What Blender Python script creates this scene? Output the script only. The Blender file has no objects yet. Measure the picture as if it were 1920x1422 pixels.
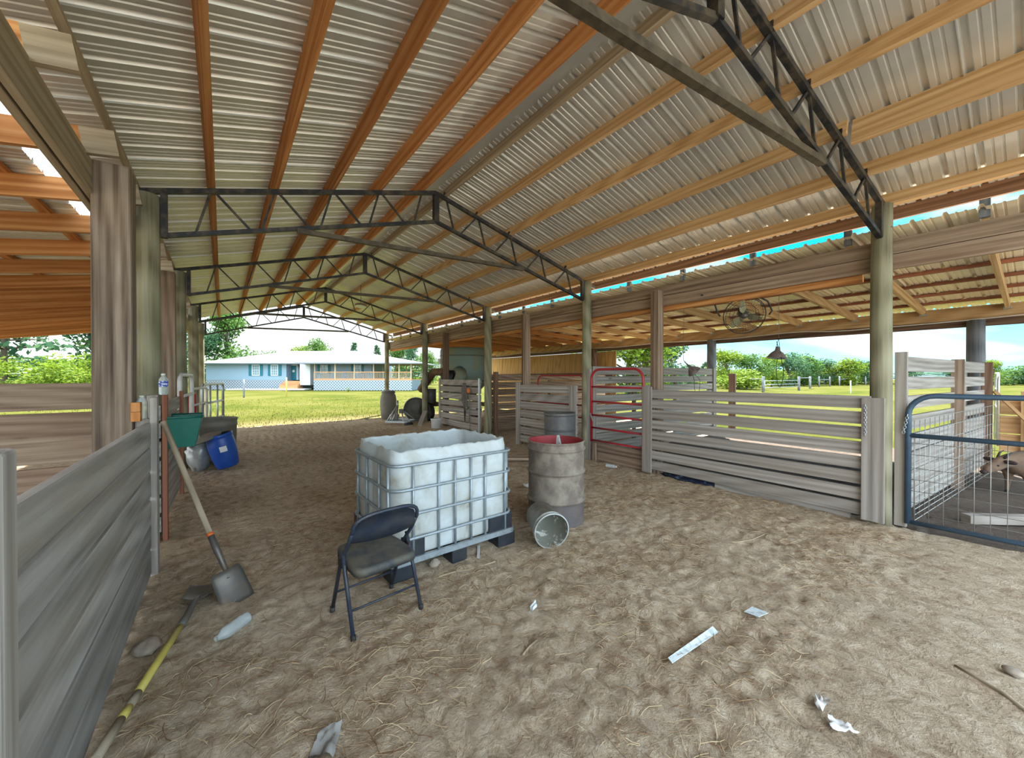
import bpy, math, random
from mathutils import Vector, Matrix, noise
R = random.Random(7)
PI = math.pi
sc = bpy.context.scene
COL = sc.collection
# ------------------------------------------------------------------ camera
FPX, CX, HY, CH = 730.0, 960.0, 706.0, 1.6
TH = math.radians(36.6)
CS, SN = math.cos(TH), math.sin(TH)
def W(lat, dep, z=0.0):                       # camera-aligned ground frame -> world
    return Vector((CS*lat + SN*dep, CS*dep - SN*lat, z))
def at(px, dep, z=0.0):                       # a pixel column at a given distance
    return W((px-CX)/FPX*dep, dep, z)
def gnd(px, py, z=0.0):                       # where a pixel meets the level z
    dep = (CH-z)*FPX/(py-HY)
    return at(px, dep, z)
def hgt(py, dep): return CH + (HY-py)*dep/FPX
cd = bpy.data.cameras.new('camera'); cam = bpy.data.objects.new('camera', cd); COL.objects.link(cam)
cam.location = (0, 0, CH); cam.rotation_euler = (PI/2 - math.atan((711-HY)/FPX), 0, -TH)
cd.sensor_width = 36; cd.lens = FPX/1920*36; cd.clip_start = 0.02; cd.clip_end = 600
sc.camera = cam
# ------------------------------------------------------------------ mesh builder
class MB:
    def __init__(s): s.v=[]; s.f=[]; s.uv=[]; s.sm=[]; s.mi=[]; s.cm=0
    def face(s, idx, uvs=None, smooth=False):
        s.f.append(tuple(idx)); s.uv.append(uvs or [(0,0)]*len(idx)); s.sm.append(smooth); s.mi.append(s.cm)
    def frame(s, c, ax, ay, az, l, w, h):     # box along ax (length l), ay width, az height
        b=len(s.v); c=Vector(c); o=R.random()*40; o2=R.random()*40
        for i in (-.5,.5):
            for j in (-.5,.5):
                for k in (-.5,.5): s.v.append(c+ax*(i*l)+ay*(j*w)+az*(k*h))
        def q(a,m,lu,lv,off,flip=False):
            s.face([b+i for i in a],[(o+u*lu,o2+off+v*lv) for u,v in m])
        U=[(0,0),(1,0),(1,1),(0,1)]
        q((0,4,6,2),U,l,w,0); q((1,3,7,5),[(0,0),(0,1),(1,1),(1,0)],l,w,.37)
        q((0,1,5,4),[(0,0),(0,1),(1,1),(1,0)],l,h,.71); q((2,6,7,3),U,l,h,.13)
        q((0,2,3,1),U,w,h,.9); q((4,5,7,6),[(0,0),(0,1),(1,1),(1,0)],w,h,.5)
    def box(s, c, size, rz=0.0):
        M=Matrix.Rotation(rz,3,'Z'); ax=[M@Vector(a) for a in ((1,0,0),(0,1,0),(0,0,1))]
        k=max(range(3),key=lambda i:size[i]); i,j=(k+1)%3,(k+2)%3
        s.frame(c,ax[k],ax[i],ax[j],size[k],size[i],size[j])
    def beam(s, p0, p1, w, h, up=(0,0,1)):    # w sideways, h along up
        p0=Vector(p0); p1=Vector(p1); d=p1-p0; L=d.length; d.normalize(); up=Vector(up)
        sd=d.cross(up)
        if sd.length<1e-5: sd=d.cross(Vector((0,1,0)))
        sd.normalize(); u2=sd.cross(d); s.frame((p0+p1)/2,d,sd,u2,L,w,h)
    def tube(s, pts, r, n=8, closed=False, cap=True, smooth=True):
        pts=[Vector(p) for p in pts]; m=len(pts); rr=r if isinstance(r,(list,tuple)) else [r]*m
        b=len(s.v); prev=None; dist=0; o=R.random()*30; rm=max(rr)
        dl=[]
        for i,p in enumerate(pts):
            if closed: d=pts[(i+1)%m]-pts[i-1]
            else: d=pts[min(i+1,m-1)]-pts[max(i-1,0)]
            if d.length<1e-9: d=Vector((0,0,1))
            d.normalize()
            if prev is None:
                a=Vector((0,0,1)) if abs(d.z)<.9 else Vector((1,0,0)); x=d.cross(a).normalized()
            else:
                x=prev-d*prev.dot(d)
                if x.length<1e-6: x=d.orthogonal()
                x.normalize()
            prev=x; y=d.cross(x)
            for k in range(n):
                t=2*PI*k/n; s.v.append(p+(x*math.cos(t)+y*math.sin(t))*rr[i])
            if i: dist+=(p-pts[i-1]).length
            dl.append(dist)
        for i in range(m if closed else m-1):
            i2=(i+1)%m; u0=dl[i]; u1=dl[i2] if i2 else dist+(pts[0]-pts[-1]).length
            for k in range(n):
                k2=(k+1)%n; v0=2*PI*rm*k/n; v1=2*PI*rm*(k+1)/n
                s.face((b+i*n+k,b+i*n+k2,b+i2*n+k2,b+i2*n+k),[(o+u0,v0),(o+u0,v1),(o+u1,v1),(o+u1,v0)],smooth)
        if cap and not closed:
            cu=[(o+.5+rm*math.cos(2*PI*k/n),rm*math.sin(2*PI*k/n)) for k in range(n)]
            s.face([b+k for k in reversed(range(n))],cu[::-1]); s.face([b+(m-1)*n+k for k in range(n)],cu)
    def lathe(s, prof, n=24, M=None, smooth=True, wob=None):
        M=M or Matrix(); b=len(s.v); m=len(prof); dist=0; ds=[0]
        for i in range(1,m):
            dist+=math.hypot(prof[i][0]-prof[i-1][0],prof[i][1]-prof[i-1][1]); ds.append(dist)
        rm=max(p[0] for p in prof)
        for i,(r,z) in enumerate(prof):
            for k in range(n):
                t=2*PI*k/n; q=r*(1+(wob(t,z) if wob else 0))
                s.v.append(M@Vector((q*math.cos(t),q*math.sin(t),z)))
        for i in range(m-1):
            for k in range(n):
                k2=(k+1)%n
                s.face((b+i*n+k,b+i*n+k2,b+(i+1)*n+k2,b+(i+1)*n+k),[(rm*2*PI*k/n,ds[i]),(rm*2*PI*(k+1)/n,ds[i]),(rm*2*PI*(k+1)/n,ds[i+1]),(rm*2*PI*k/n,ds[i+1])],smooth)
        pass
    def poly(s, pts, uvs=None):
        b=len(s.v); s.v += [Vector(p) for p in pts]
        s.face(range(b,b+len(pts)), uvs or [(p[0],p[1]+p[2]) for p in pts])
    def prism(s, pts, d):                     # closed outline pts (3D), extruded by vector d
        b=len(s.v); d=Vector(d); n=len(pts); P=[Vector(p) for p in pts]; s.v+=P+[p+d for p in P]
        e1=(P[1]-P[0]).normalized(); nn=d.normalized(); e2=nn.cross(e1)
        uv=[((p-P[0]).dot(e1),(p-P[0]).dot(e2)) for p in P]
        s.face([b+i for i in reversed(range(n))],uv[::-1]); s.face([b+n+i for i in range(n)],uv)
        for i in range(n):
            j=(i+1)%n; L=(P[j]-P[i]).length; s.face((b+i,b+j,b+n+j,b+n+i),[(0,0),(L,0),(L,d.length),(0,d.length)])
    def blob(s, c, rad, seed=0, amp=.15, nu=14, nv=8, fz=1.0):
        b=len(s.v); c=Vector(c)
        for j in range(nv+1):
            ph=PI*j/nv
            for i in range(nu):
                t=2*PI*i/nu; d=Vector((math.sin(ph)*math.cos(t),math.sin(ph)*math.sin(t),math.cos(ph)))
                k=1+amp*noise.noise(d*2.1*fz+Vector((seed*7.1,seed*3.3,0)))*2
                s.v.append(c+Vector((d.x*rad[0],d.y*rad[1],d.z*rad[2]))*k)
        for j in range(nv):
            for i in range(nu):
                i2=(i+1)%nu; s.face((b+j*nu+i,b+(j+1)*nu+i,b+(j+1)*nu+i2,b+j*nu+i2),[(i/nu,j/nv)]*4,True)
ORG={}
def link(name, data, mat, parent=None):
    o=bpy.data.objects.new(name,data); COL.objects.link(o)
    if parent: o.parent=parent
    return o
def tag(o, label=None, cat=None, group=None, kind=None):
    if label: o['label']=label
    if cat: o['category']=cat
    if group: o['group']=group
    if kind: o['kind']=kind
    return o
def obj(name, mb, mat, parent=None, loc=None, label=None, local=False, bevel=0.0, subsurf=0):
    """ONE mesh object; world-space verts unless local=True (then relative to the parent)."""
    me=bpy.data.meshes.new(name)
    if parent is not None: L=Vector((0,0,0)) if local else ORG[parent]
    else: L=Vector(loc) if loc is not None else Vector((0,0,0))
    me.from_pydata([tuple(v-L) for v in mb.v],[],mb.f)
    uvl=me.uv_layers.new(name='UVMap'); flat=[]
    for u in mb.uv:
        for a in u: flat+= [a[0],a[1]]
    uvl.data.foreach_set('uv',flat)
    me.polygons.foreach_set('use_smooth',mb.sm); me.polygons.foreach_set('material_index',mb.mi)
    for m in (mat if isinstance(mat,(list,tuple)) else [mat]): me.materials.append(m)
    me.update()
    o=link(name,me,mat,parent)
    if parent is None: o.location=L; ORG[o]=L
    else: ORG[o]=L if not local else Vector((0,0,0))
    if label: o['label']=label
    if bevel:
        b=o.modifiers.new('bevel','BEVEL'); b.width=bevel; b.segments=2; b.limit_method='ANGLE'
    if subsurf:
        b=o.modifiers.new('sub','SUBSURF'); b.levels=subsurf; b.render_levels=subsurf
    return o
def thing(name, label, cat, loc, group=None, rz=0.0):
    o=bpy.data.objects.new(name,None); COL.objects.link(o); o.location=loc; o.rotation_euler=(0,0,rz)
    o.empty_display_size=.1; ORG[o]=Vector(loc); return tag(o,label,cat,group)
def kids(o): return [c for c in COL.objects if c.parent==o]
def dup(o, parent=None):
    c=o.copy(); COL.objects.link(c); c.parent=parent
    for ch in kids(o): dup(ch,c)
    return c
ORD=['first','second','third','fourth','fifth','sixth','seventh','eighth','ninth','tenth','eleventh','twelfth','thirteenth','fourteenth','fifteenth','sixteenth','seventeenth','eighteenth','nineteenth','twentieth','twenty-first','twenty-second']
# ------------------------------------------------------------------ materials
class NT:
    def __init__(s,name):
        s.m=bpy.data.materials.new(name); s.m.use_nodes=True; s.t=s.m.node_tree; s.t.nodes.clear()
        s.out=s.n('ShaderNodeOutputMaterial'); s.b=s.n('ShaderNodeBsdfPrincipled'); s.l(s.b,0,s.out,0)
    def n(s,t,**k):
        x=s.t.nodes.new(t)
        for a,v in k.items(): setattr(x,a,v)
        return x
    def l(s,a,i,b,j): s.t.links.new(a.outputs[i],b.inputs[j])
    def co(s,kind='UV',scale=(1,1,1)):
        c=s.n('ShaderNodeTexCoord'); m=s.n('ShaderNodeMapping'); m.inputs['Scale'].default_value=scale
        s.l(c,kind,m,0); return m
    def noise(s,src,scale,detail=4,rough=.55,dist=0):
        x=s.n('ShaderNodeTexNoise'); x.inputs['Scale'].default_value=scale; x.inputs['Detail'].default_value=detail
        x.inputs['Roughness'].default_value=rough; x.inputs['Distortion'].default_value=dist
        if src: s.l(src,0,x,'Vector')
        return x
    def ramp(s,src,stops,out=0):
        r=s.n('ShaderNodeValToRGB'); e=r.color_ramp.elements
        while len(e)<len(stops): e.new(.5)
        for i,(p,c) in enumerate(stops):
            e[i].position=p; e[i].color=tuple(c)+((1,) if len(c)==3 else ())
        s.l(src,out,r,0); return r
    def mix(s,f,a,b,mode='MIX'):
        x=s.n('ShaderNodeMix',data_type='RGBA',blend_type=mode)
        for v,i in ((f,0),(a,6),(b,7)):
            if isinstance(v,(int,float)): x.inputs[i].default_value=v
            elif isinstance(v,tuple): x.inputs[i].default_value=v+((1,) if len(v)==3 else ())
            else: s.t.links.new(v,x.inputs[i])
        return x.outputs[2]
    def math(s,op,a,b=0.0):
        x=s.n('ShaderNodeMath',operation=op)
        for v,i in ((a,0),(b,1)):
            if isinstance(v,(int,float)): x.inputs[i].default_value=v
            else: s.t.links.new(v,x.inputs[i])
        return x.outputs[0]
    def bump(s,h,strength=.3,dist=.01):
        x=s.n('ShaderNodeBump'); x.inputs['Strength'].default_value=strength; x.inputs['Distance'].default_value=dist
        s.t.links.new(h,x.inputs['Height']); s.l(x,0,s.b,'Normal'); return x
    def col(s,c):
        if isinstance(c,tuple): s.b.inputs['Base Color'].default_value=c+(1,)
        else: s.t.links.new(c,s.b.inputs['Base Color'])
    def set(s,**k):
        for a,v in k.items(): s.b.inputs[a.replace('_',' ')].default_value=v
def sr(r,g,b):                                # sRGB 0-255 -> linear
    f=lambda c: c/12.92 if c<=.04045 else ((c+.055)/1.055)**2.4
    return (f(r/255),f(g/255),f(b/255))
def wood(name, dark, mid, light, rough=.85, var=.22, knots=True, patch=None, gv=1.0):
    t=NT(name); m=t.co('UV',(.4,16*gv,1)); n1=t.noise(m,1.5,8,.6,.45)
    m1=t.co('UV',(.8,40*gv,1)); n2=t.noise(m1,1.2,4,.6,.1)
    m2=t.co('UV',(.5,3.2*gv,1)); wv=t.n('ShaderNodeTexWave',wave_type='RINGS',rings_direction='Z'); wv.inputs['Scale'].default_value=1.3
    wv.inputs['Distortion'].default_value=7; wv.inputs['Detail'].default_value=2.5; wv.inputs['Detail Scale'].default_value=.45; t.l(m2,0,wv,'Vector')
    s=t.math('ADD',t.math('MULTIPLY',n1.outputs[0],.62),t.math('MULTIPLY',n2.outputs[0],.28))
    s=t.math('ADD',s,t.math('MULTIPLY',wv.outputs['Fac'],.16))
    r=t.n('ShaderNodeValToRGB'); e=r.color_ramp.elements; e[0].position=.30; e[0].color=dark+(1,); e[1].position=.76; e[1].color=light+(1,)
    k=e.new(.50); k.color=mid+(1,); t.t.links.new(s,r.inputs[0]); c=r.outputs[0]
    if knots:
        m3=t.co('UV',(1.3,5.5,1)); v=t.n('ShaderNodeTexVoronoi'); v.inputs['Scale'].default_value=1.0; t.l(m3,0,v,'Vector')
        kr=t.ramp(v,[(.05,(1,1,1)),(.11,(0,0,0))]); sel=t.n('ShaderNodeSeparateColor'); t.l(v,'Color',sel,0)
        on=t.math('GREATER_THAN',sel.outputs[0],.8)
        c=t.mix(t.math('MULTIPLY',kr.outputs[0],t.math('MULTIPLY',on,.7)),c,tuple(x*.45 for x in dark))
    if patch:
        m4=t.co('UV',(.5,2,1)); pn=t.noise(m4,1.1,4,.6,.4); pr=t.ramp(pn,[(.46,(0,0,0)),(.66,(1,1,1))])
        c=t.mix(t.math('MULTIPLY',pr.outputs[0],.5),c,patch)
    oi=t.n('ShaderNodeObjectInfo'); hs=t.n('ShaderNodeHueSaturation'); t.t.links.new(c,hs.inputs['Color'])
    t.t.links.new(t.math('ADD',t.math('MULTIPLY',oi.outputs['Random'],2*var),1-var),hs.inputs['Value'])
    t.col(hs.outputs[0]); t.set(Roughness=rough); t.b.inputs['Specular IOR Level'].default_value=.25
    t.bump(s,.25,.003); return t.m
def plain(name,c,rough=.5,metal=0.0,spot=None,spotamt=.5,scale=6,bump=0.0,thr=(.45,.65),coord='Object',var=0.0):
    t=NT(name); col=c
    if spot:
        m=t.co(coord); n=t.noise(m,scale,6,.6,.3); r=t.ramp(n,[(thr[0],(0,0,0)),(thr[1],(1,1,1))])
        col=t.mix(t.math('MULTIPLY',r.outputs[0],spotamt),c,spot)
        if bump: t.bump(n.outputs[0],bump,.004)
    if var:
        oi=t.n('ShaderNodeObjectInfo'); hs=t.n('ShaderNodeHueSaturation')
        if isinstance(col,tuple): hs.inputs['Color'].default_value=col+(1,)
        else: t.t.links.new(col,hs.inputs['Color'])
        t.t.links.new(t.math('ADD',t.math('MULTIPLY',oi.outputs['Random'],2*var),1-var),hs.inputs['Value']); col=hs.outputs[0]
    t.col(col); t.set(Roughness=rough,Metallic=metal); return t.m
M={}
M['pine_orange']=wood('pine_orange',sr(140,86,46),sr(186,126,74),sr(208,158,104),patch=sr(166,104,56),var=.16)
M['pine_tan']=wood('pine_tan',sr(150,114,76),sr(192,156,112),sr(212,182,142),patch=sr(172,132,90),var=.12)
M['pine_grey']=wood('pine_grey',sr(122,107,88),sr(160,143,118),sr(184,168,144))
M['weathered']=wood('weathered_board',sr(108,102,96),sr(150,143,136),sr(182,176,170),patch=sr(142,130,116),var=.13)
M['weathered_brown']=wood('weathered_brown_board',sr(86,70,58),sr(142,122,104),sr(180,160,140),patch=sr(120,92,76),var=.2)
M['pen_plank']=wood('pen_plank',sr(112,107,102),sr(150,145,140),sr(182,178,174),patch=sr(144,132,116),var=.2,gv=.45)
M['old_post']=wood('old_post',sr(40,32,28),sr(118,102,88),sr(168,152,136),patch=sr(46,38,34),gv=.9,var=.05)
M['round_post']=wood('round_post',sr(92,86,66),sr(136,131,108),sr(164,160,136),patch=sr(114,112,86),knots=False,gv=.8,var=.1)
M['dark_post']=wood('dark_post',sr(60,44,36),sr(108,84,68),sr(140,114,94),knots=False)
M['red_stud']=wood('red_stud',sr(110,62,44),sr(152,98,76),sr(176,124,100),knots=False)
M['wall_plank']=wood('wall_plank',sr(150,110,60),sr(196,156,100),sr(216,180,126),gv=.5)
M['truss']=plain('truss_steel',sr(38,40,44),.55,.35,sr(110,96,74),.5,9,.1,var=.1)
M['tie']=plain('tie_steel',sr(86,76,60),.6,.2,sr(46,40,32),.7,10)
M['zinc']=plain('zinc_steel',sr(176,184,188),.4,.7,sr(140,142,140),.4,20)
M['cage']=plain('cage_steel',sr(158,170,178),.45,.45,sr(120,126,130),.5,14)
M['redtube']=plain('red_tube',sr(168,34,44),.4,0,sr(120,40,44),.4,8,var=.1)
M['bluetube']=plain('blue_grey_tube',sr(66,88,108),.4,.2,sr(50,66,84),.5,7)
M['whitetube']=plain('white_tube',sr(208,208,204),.45,0,sr(160,150,140),.3,7)
M['wire']=plain('wire_steel',sr(168,168,164),.45,.6)
M['blackplastic']=plain('black_plastic',sr(30,36,46),.5,0,sr(70,66,60),.35,8)
M['chair']=plain('chair_enamel',sr(40,50,66),.42,.1,sr(78,76,76),.5,10,var=.04)
M['seat']=plain('seat_vinyl',sr(58,64,70),.7,0,sr(112,104,88),.65,7,.1,(.35,.6))
M['rubber']=plain('black_rubber',sr(34,34,36),.8,0,sr(84,80,76),.5,20)
M['drum']=plain('rusty_drum',sr(112,100,92),.7,.15,sr(150,142,128),.75,7,.25,(.4,.62))
M['drumlow']=plain('drum_base_paint',sr(92,86,88),.65,.15,sr(120,104,92),.5,7,.2)
M['drumred']=plain('drum_red_lining',sr(150,44,48),.6,0,sr(110,40,44),.6,9)
M['drumgrey']=plain('grey_drum',sr(96,96,98),.55,.2,sr(120,116,110),.5,8,.1)
M['bucket']=plain('bucket_plastic',sr(176,182,180),.6,0,sr(120,116,104),.6,10)
M['bucketin']=plain('bucket_lining',sr(122,122,112),.8,0,sr(204,204,196),.85,13,.3,(.55,.62))
M['white']=plain('white_paint',sr(222,224,224),.6,0,sr(190,190,186),.3,6)
M['blue']=plain('blue_plastic',sr(24,72,160),.38,0,sr(40,92,176),.5,4)
M['green']=plain('green_plastic',sr(10,92,80),.42,0,sr(20,104,90),.5,5)
M['tubgrey']=plain('tub_plastic',sr(112,108,98),.55,0,sr(130,124,112),.5,6)
M['bag']=plain('silver_bag',sr(170,174,174),.35,.3,sr(120,124,124),.5,8,.3)
M['rope']=plain('rope_fibre',sr(120,112,104),.9,0,sr(150,140,128),.5,40)
M['orange']=plain('orange_plastic',sr(226,116,48),.5)
M['shaftgrey']=wood('grey_handle',sr(100,88,74),sr(146,132,112),sr(172,158,138),knots=False)
M['yellow']=plain('yellow_fibreglass',sr(188,170,84),.5,0,sr(150,134,74),.5,10)
M['steel']=plain('worn_steel',sr(104,102,98),.5,.5,sr(132,116,96),.6,9,.1)
M['darksteel']=plain('dark_steel',sr(46,46,50),.5,.4,sr(90,80,70),.4,12)
M['paper']=plain('paper',sr(214,226,230),.7,0,sr(150,160,164),.55,26,0,(.52,.58))
M['cloth']=plain('grey_rag',sr(140,138,134),.9,0,sr(110,106,100),.5,10)
M['stone']=plain('clod',sr(150,138,124),.95,0,sr(176,164,148),.5,14,.5)
M['machine']=plain('machine_paint',sr(118,136,124),.5,.1,sr(140,124,70),.55,2.2,.1,(.45,.62))
M['rust']=plain('rusty_iron',sr(120,94,66),.75,.2,sr(80,60,46),.6,8,.2)
M['teal']=plain('teal_paint',sr(10,96,110),.5)
M['tarp']=plain('dark_tarp',sr(26,34,58),.35,0,sr(120,150,180),.6,16,.4,(.55,.65))
M['glass']=plain('window_glass',sr(120,140,150),.1)
M['fan']=plain('fan_enamel',sr(150,144,112),.45,.2,sr(110,104,84),.5,10)
M['lampshade']=plain('lamp_shade_metal',sr(140,124,120),.45,.4,sr(96,84,80),.5,10)
M['lampinner']=plain('lamp_shade_lining',sr(206,216,220),.3,.2)
M['deck']=wood('deck_wood',sr(150,96,60),sr(190,134,92),sr(206,156,112),knots=False)
M['concrete']=plain('concrete',sr(206,204,196),.9,0,sr(184,180,170),.5,2)
M['fur']=plain('goat_fur',sr(116,94,76),.9,0,sr(78,62,52),.7,7,.3)
M['furdark']=plain('goat_dark_fur',sr(58,44,44),.9)
M['hoof']=plain('hoof',sr(40,34,32),.6)
M['fieldpost']=wood('field_post',sr(78,81,86),sr(112,116,122),sr(134,138,144),knots=False)
def m_label():
    t=NT('blue_bottle_label'); m=t.co('UV',(1,1,1)); n=t.noise(m,60,2); r=t.ramp(n,[(.5,sr(28,66,170)),(.62,sr(220,228,240))]); t.col(r.outputs[0]); t.set(Roughness=.4); return t.m
M['label']=m_label()
def m_clear():
    t=NT('clear_plastic'); t.col(sr(232,240,242)); t.set(Roughness=.12,IOR=1.2); t.b.inputs['Transmission Weight'].default_value=.72; return t.m
M['clear']=m_clear()
def m_ibc():
    t=NT('milky_plastic'); m=t.co('Object'); n=t.noise(m,3.2,6,.62,.4); r=t.ramp(n,[(.42,sr(226,234,238)),(.6,sr(206,210,206)),(.74,sr(160,146,122))])
    t.col(r.outputs[0]); t.set(Roughness=.4); tr=t.n('ShaderNodeBsdfTranslucent'); t.l(r,0,tr,0); mx=t.n('ShaderNodeMixShader'); mx.inputs[0].default_value=.38
    t.l(t.b,0,mx,1); t.l(tr,0,mx,2); t.l(mx,0,t.out,0); return t.m
M['ibc']=m_ibc()
def m_sheet(name,c,c2,metal=.55,ro=.42):
    t=NT(name); m=t.co('Object',(1,.35,1)); n=t.noise(m,2.2,4,.6); r=t.ramp(n,[(.35,c),(.7,c2)])
    t.col(r.outputs[0]); t.set(Roughness=ro,Metallic=metal); return t.m
M['sheet']=m_sheet('galvanised_sheet',sr(204,203,198),sr(222,220,213))
M['sheetout']=m_sheet('pasture_lit_sheet',sr(232,216,190),sr(244,230,208),.12,.5)  # stall roof metal, bright pasture light put into its cream colour
def m_lattice():
    t=NT('white_lattice'); c=t.n('ShaderNodeTexCoord'); sp=t.n('ShaderNodeSeparateXYZ'); t.l(c,'UV',sp,0)
    f=[]
    for op in ('ADD','SUBTRACT'):
        a=t.math(op,sp.outputs[0],sp.outputs[1]); a=t.math('MULTIPLY',a,3.0); f.append(t.math('LESS_THAN',t.math('FRACT',a),.42))
    k=t.math('MAXIMUM',f[0],f[1]); t.col(t.mix(k,sr(70,82,92),sr(150,158,164))); t.set(Roughness=.7); return t.m
M['lattice']=m_lattice()
def m_siding():
    t=NT('blue_siding'); c=t.n('ShaderNodeTexCoord'); sp=t.n('ShaderNodeSeparateXYZ'); t.l(c,'UV',sp,0)
    a=t.math('FRACT',t.math('MULTIPLY',sp.outputs[1],5.0)); r=t.n('ShaderNodeValToRGB'); e=r.color_ramp.elements
    e[0].position=.0; e[0].color=sr(98,120,136)+(1,); e[1].position=.16; e[1].color=sr(126,150,166)+(1,); t.t.links.new(a,r.inputs[0]); t.col(r.outputs[0]); t.set(Roughness=.7); return t.m
M['siding']=m_siding()
M['trimwhite']=plain('house_trim',sr(190,196,198),.6)
M['hroof']=plain('white_metal_roof',sr(112,120,126),.55,0)
M['steps']=M['deck']
def m_sand():
    t=NT('barn_sand'); m=t.co('Object'); n1=t.noise(m,.9,5,.6,.5); n2=t.noise(m,11,7,.68,.6); n3=t.noise(m,60,5,.7,.3)
    r1=t.ramp(n1,[(.34,sr(170,150,126)),(.5,sr(190,172,148)),(.68,sr(208,193,172))])
    r2=t.ramp(n2,[(.35,sr(122,100,80)),(.47,sr(184,164,138)),(.64,sr(218,204,184))])
    c=t.mix(.5,r1.outputs[0],r2.outputs[0]); r3=t.ramp(n3,[(.34,(.62,.58,.54)),(.52,(1,1,1))]); c=t.mix(.5,c,r3.outputs[0],'MULTIPLY')
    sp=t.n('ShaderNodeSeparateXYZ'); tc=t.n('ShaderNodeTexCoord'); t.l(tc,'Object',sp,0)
    # trampled dark bedding in the stalls, reddish manure flecks elsewhere
    m5=t.co('Object',(1,1,1)); n5=t.noise(m5,2.6,6,.7,1.2); r5=t.ramp(n5,[(.56,(0,0,0)),(.68,(1,1,1))]); c=t.mix(t.math('MULTIPLY',r5.outputs[0],.45),c,sr(128,96,72))
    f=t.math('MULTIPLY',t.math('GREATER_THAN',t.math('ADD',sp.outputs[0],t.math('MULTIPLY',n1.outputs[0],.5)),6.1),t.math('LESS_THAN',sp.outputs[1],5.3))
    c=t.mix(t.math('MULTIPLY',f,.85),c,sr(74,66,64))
    t.col(c); t.set(Roughness=.95); t.b.inputs['Specular IOR Level'].default_value=.1
    h=t.math('ADD',t.math('MULTIPLY',n2.outputs[0],1.0),t.math('MULTIPLY',n3.outputs[0],.4)); t.bump(h,.9,.035); return t.m
M['sand']=m_sand()
def m_lawn():
    t=NT('lawn'); m=t.co('Object'); n1=t.noise(m,.22,5,.6,.4); n2=t.noise(m,5,6,.7); 
    r1=t.ramp(n1,[(.36,LAWN[0]),(.5,LAWN[1]),(.66,LAWN[2])]); r2=t.ramp(n2,[(.3,(.55,.6,.5)),(.62,(1.0,1.0,1.0))])
    c=t.mix(.8,r1.outputs[0],r2.outputs[0],'MULTIPLY')
    sp=t.n('ShaderNodeSeparateXYZ'); tc=t.n('ShaderNodeTexCoord'); t.l(tc,'Object',sp,0); yy=t.math('ADD',sp.outputs[1],t.math('MULTIPLY',n1.outputs[0],2.5)); mr=t.n('ShaderNodeMapRange'); mr.inputs['From Min'].default_value=18.6; mr.inputs['From Max'].default_value=16.6; t.t.links.new(yy,mr.inputs['Value']); ax_=t.math('MULTIPLY',mr.outputs[0],t.math('LESS_THAN',t.math('ABSOLUTE',sp.outputs[0]),12.0)); c=t.mix(t.math('MULTIPLY',ax_,.75),c,(.20,.165,.085))
    t.col(c); t.set(Roughness=1.0); t.b.inputs['Specular IOR Level'].default_value=.05; t.bump(n2.outputs[0],.8,.06); return t.m
LAWN=[(.048,.061,.006),(.074,.079,.012),(.102,.096,.028)]
M['lawn']=m_lawn()
def m_leaf(name,a,b,tr=.35):
    t=NT(name); g=t.n('ShaderNodeNewGeometry'); r=t.ramp(g,[(0,a),(1,b)],'Random Per Island')
    t.col(r.outputs[0]); t.set(Roughness=.75); t.b.inputs['Specular IOR Level'].default_value=.2; x=t.n('ShaderNodeBsdfTranslucent'); t.l(r,0,x,0); mx=t.n('ShaderNodeMixShader'); mx.inputs[0].default_value=tr
    t.l(t.b,0,mx,1); t.l(x,0,mx,2); t.l(mx,0,t.out,0); return t.m
M['leaf_a']=m_leaf('leaf_green',(.03,.085,.018),(.11,.21,.04))
M['leaf_b']=m_leaf('leaf_yellow_green',(.07,.13,.01),(.20,.28,.025))
M['leaf_c']=m_leaf('leaf_blue_green',(.03,.08,.04),(.09,.19,.085))
M['bark']=plain('bark',sr(92,80,66),.95,0,sr(70,60,50),.5,6)
M['straw']=m_leaf('straw',sr(124,88,62),sr(214,192,156),.1)
M['grassblade']=m_leaf('grass_blade',(.045,.06,.004),(.11,.11,.016),.3)
# ================================================================== GROUND
def hz(x,y):
    p=Vector((x,y,0)); h=.016*noise.noise(p*2.3)+.022*(abs(noise.noise(p*6.1+Vector((5,0,0))))-.2)+.013*noise.noise(p*13)
    d=noise.voronoi(p*6.6)[0][0]; h-=.03*max(0,1-d/.40)**1.3
    return h
def axis(segs):
    a=[]
    for lo,hi,st in segs:
        n=max(1,round((hi-lo)/st)); a+=[lo+(hi-lo)*i/n for i in range(n)]
    return a+[segs[-1][1]]
xs=axis([(-9,-.7,.35),(-.7,5.9,.033),(5.9,9.5,.07),(9.5,12,.2)]); ys=axis([(-10,.6,.5),(.6,6,.033),(6,10,.07),(10,15.4,.15)])
g=MB()
for y in ys:
    for x in xs:
        z=hz(x,y)
        if y>14.4: z-=.05*(y-14.4)
        g.v.append(Vector((x,y,z)))
nx=len(xs)
for j in range(len(ys)-1):
    for i in range(nx-1):
        a=j*nx+i; g.face((a,a+1,a+nx+1,a+nx),None,True)
fl=obj('floor',g,M['sand']); tag(fl,kind='structure')
g=MB(); g.poly([(-300,14.6,-.045),(300,14.6,-.045),(300,500,-.045),(-300,500,-.045)]); g.poly([(11.8,-80,-.045),(300,-80,-.045),(300,14.6,-.045),(11.8,14.6,-.045)])
g.poly([(-300,-80,-.045),(-8.8,-80,-.045),(-8.8,14.6,-.045),(-300,14.6,-.045)])
lawn=obj('lawn_ground',g,M['lawn']); tag(lawn,kind='structure')
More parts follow.
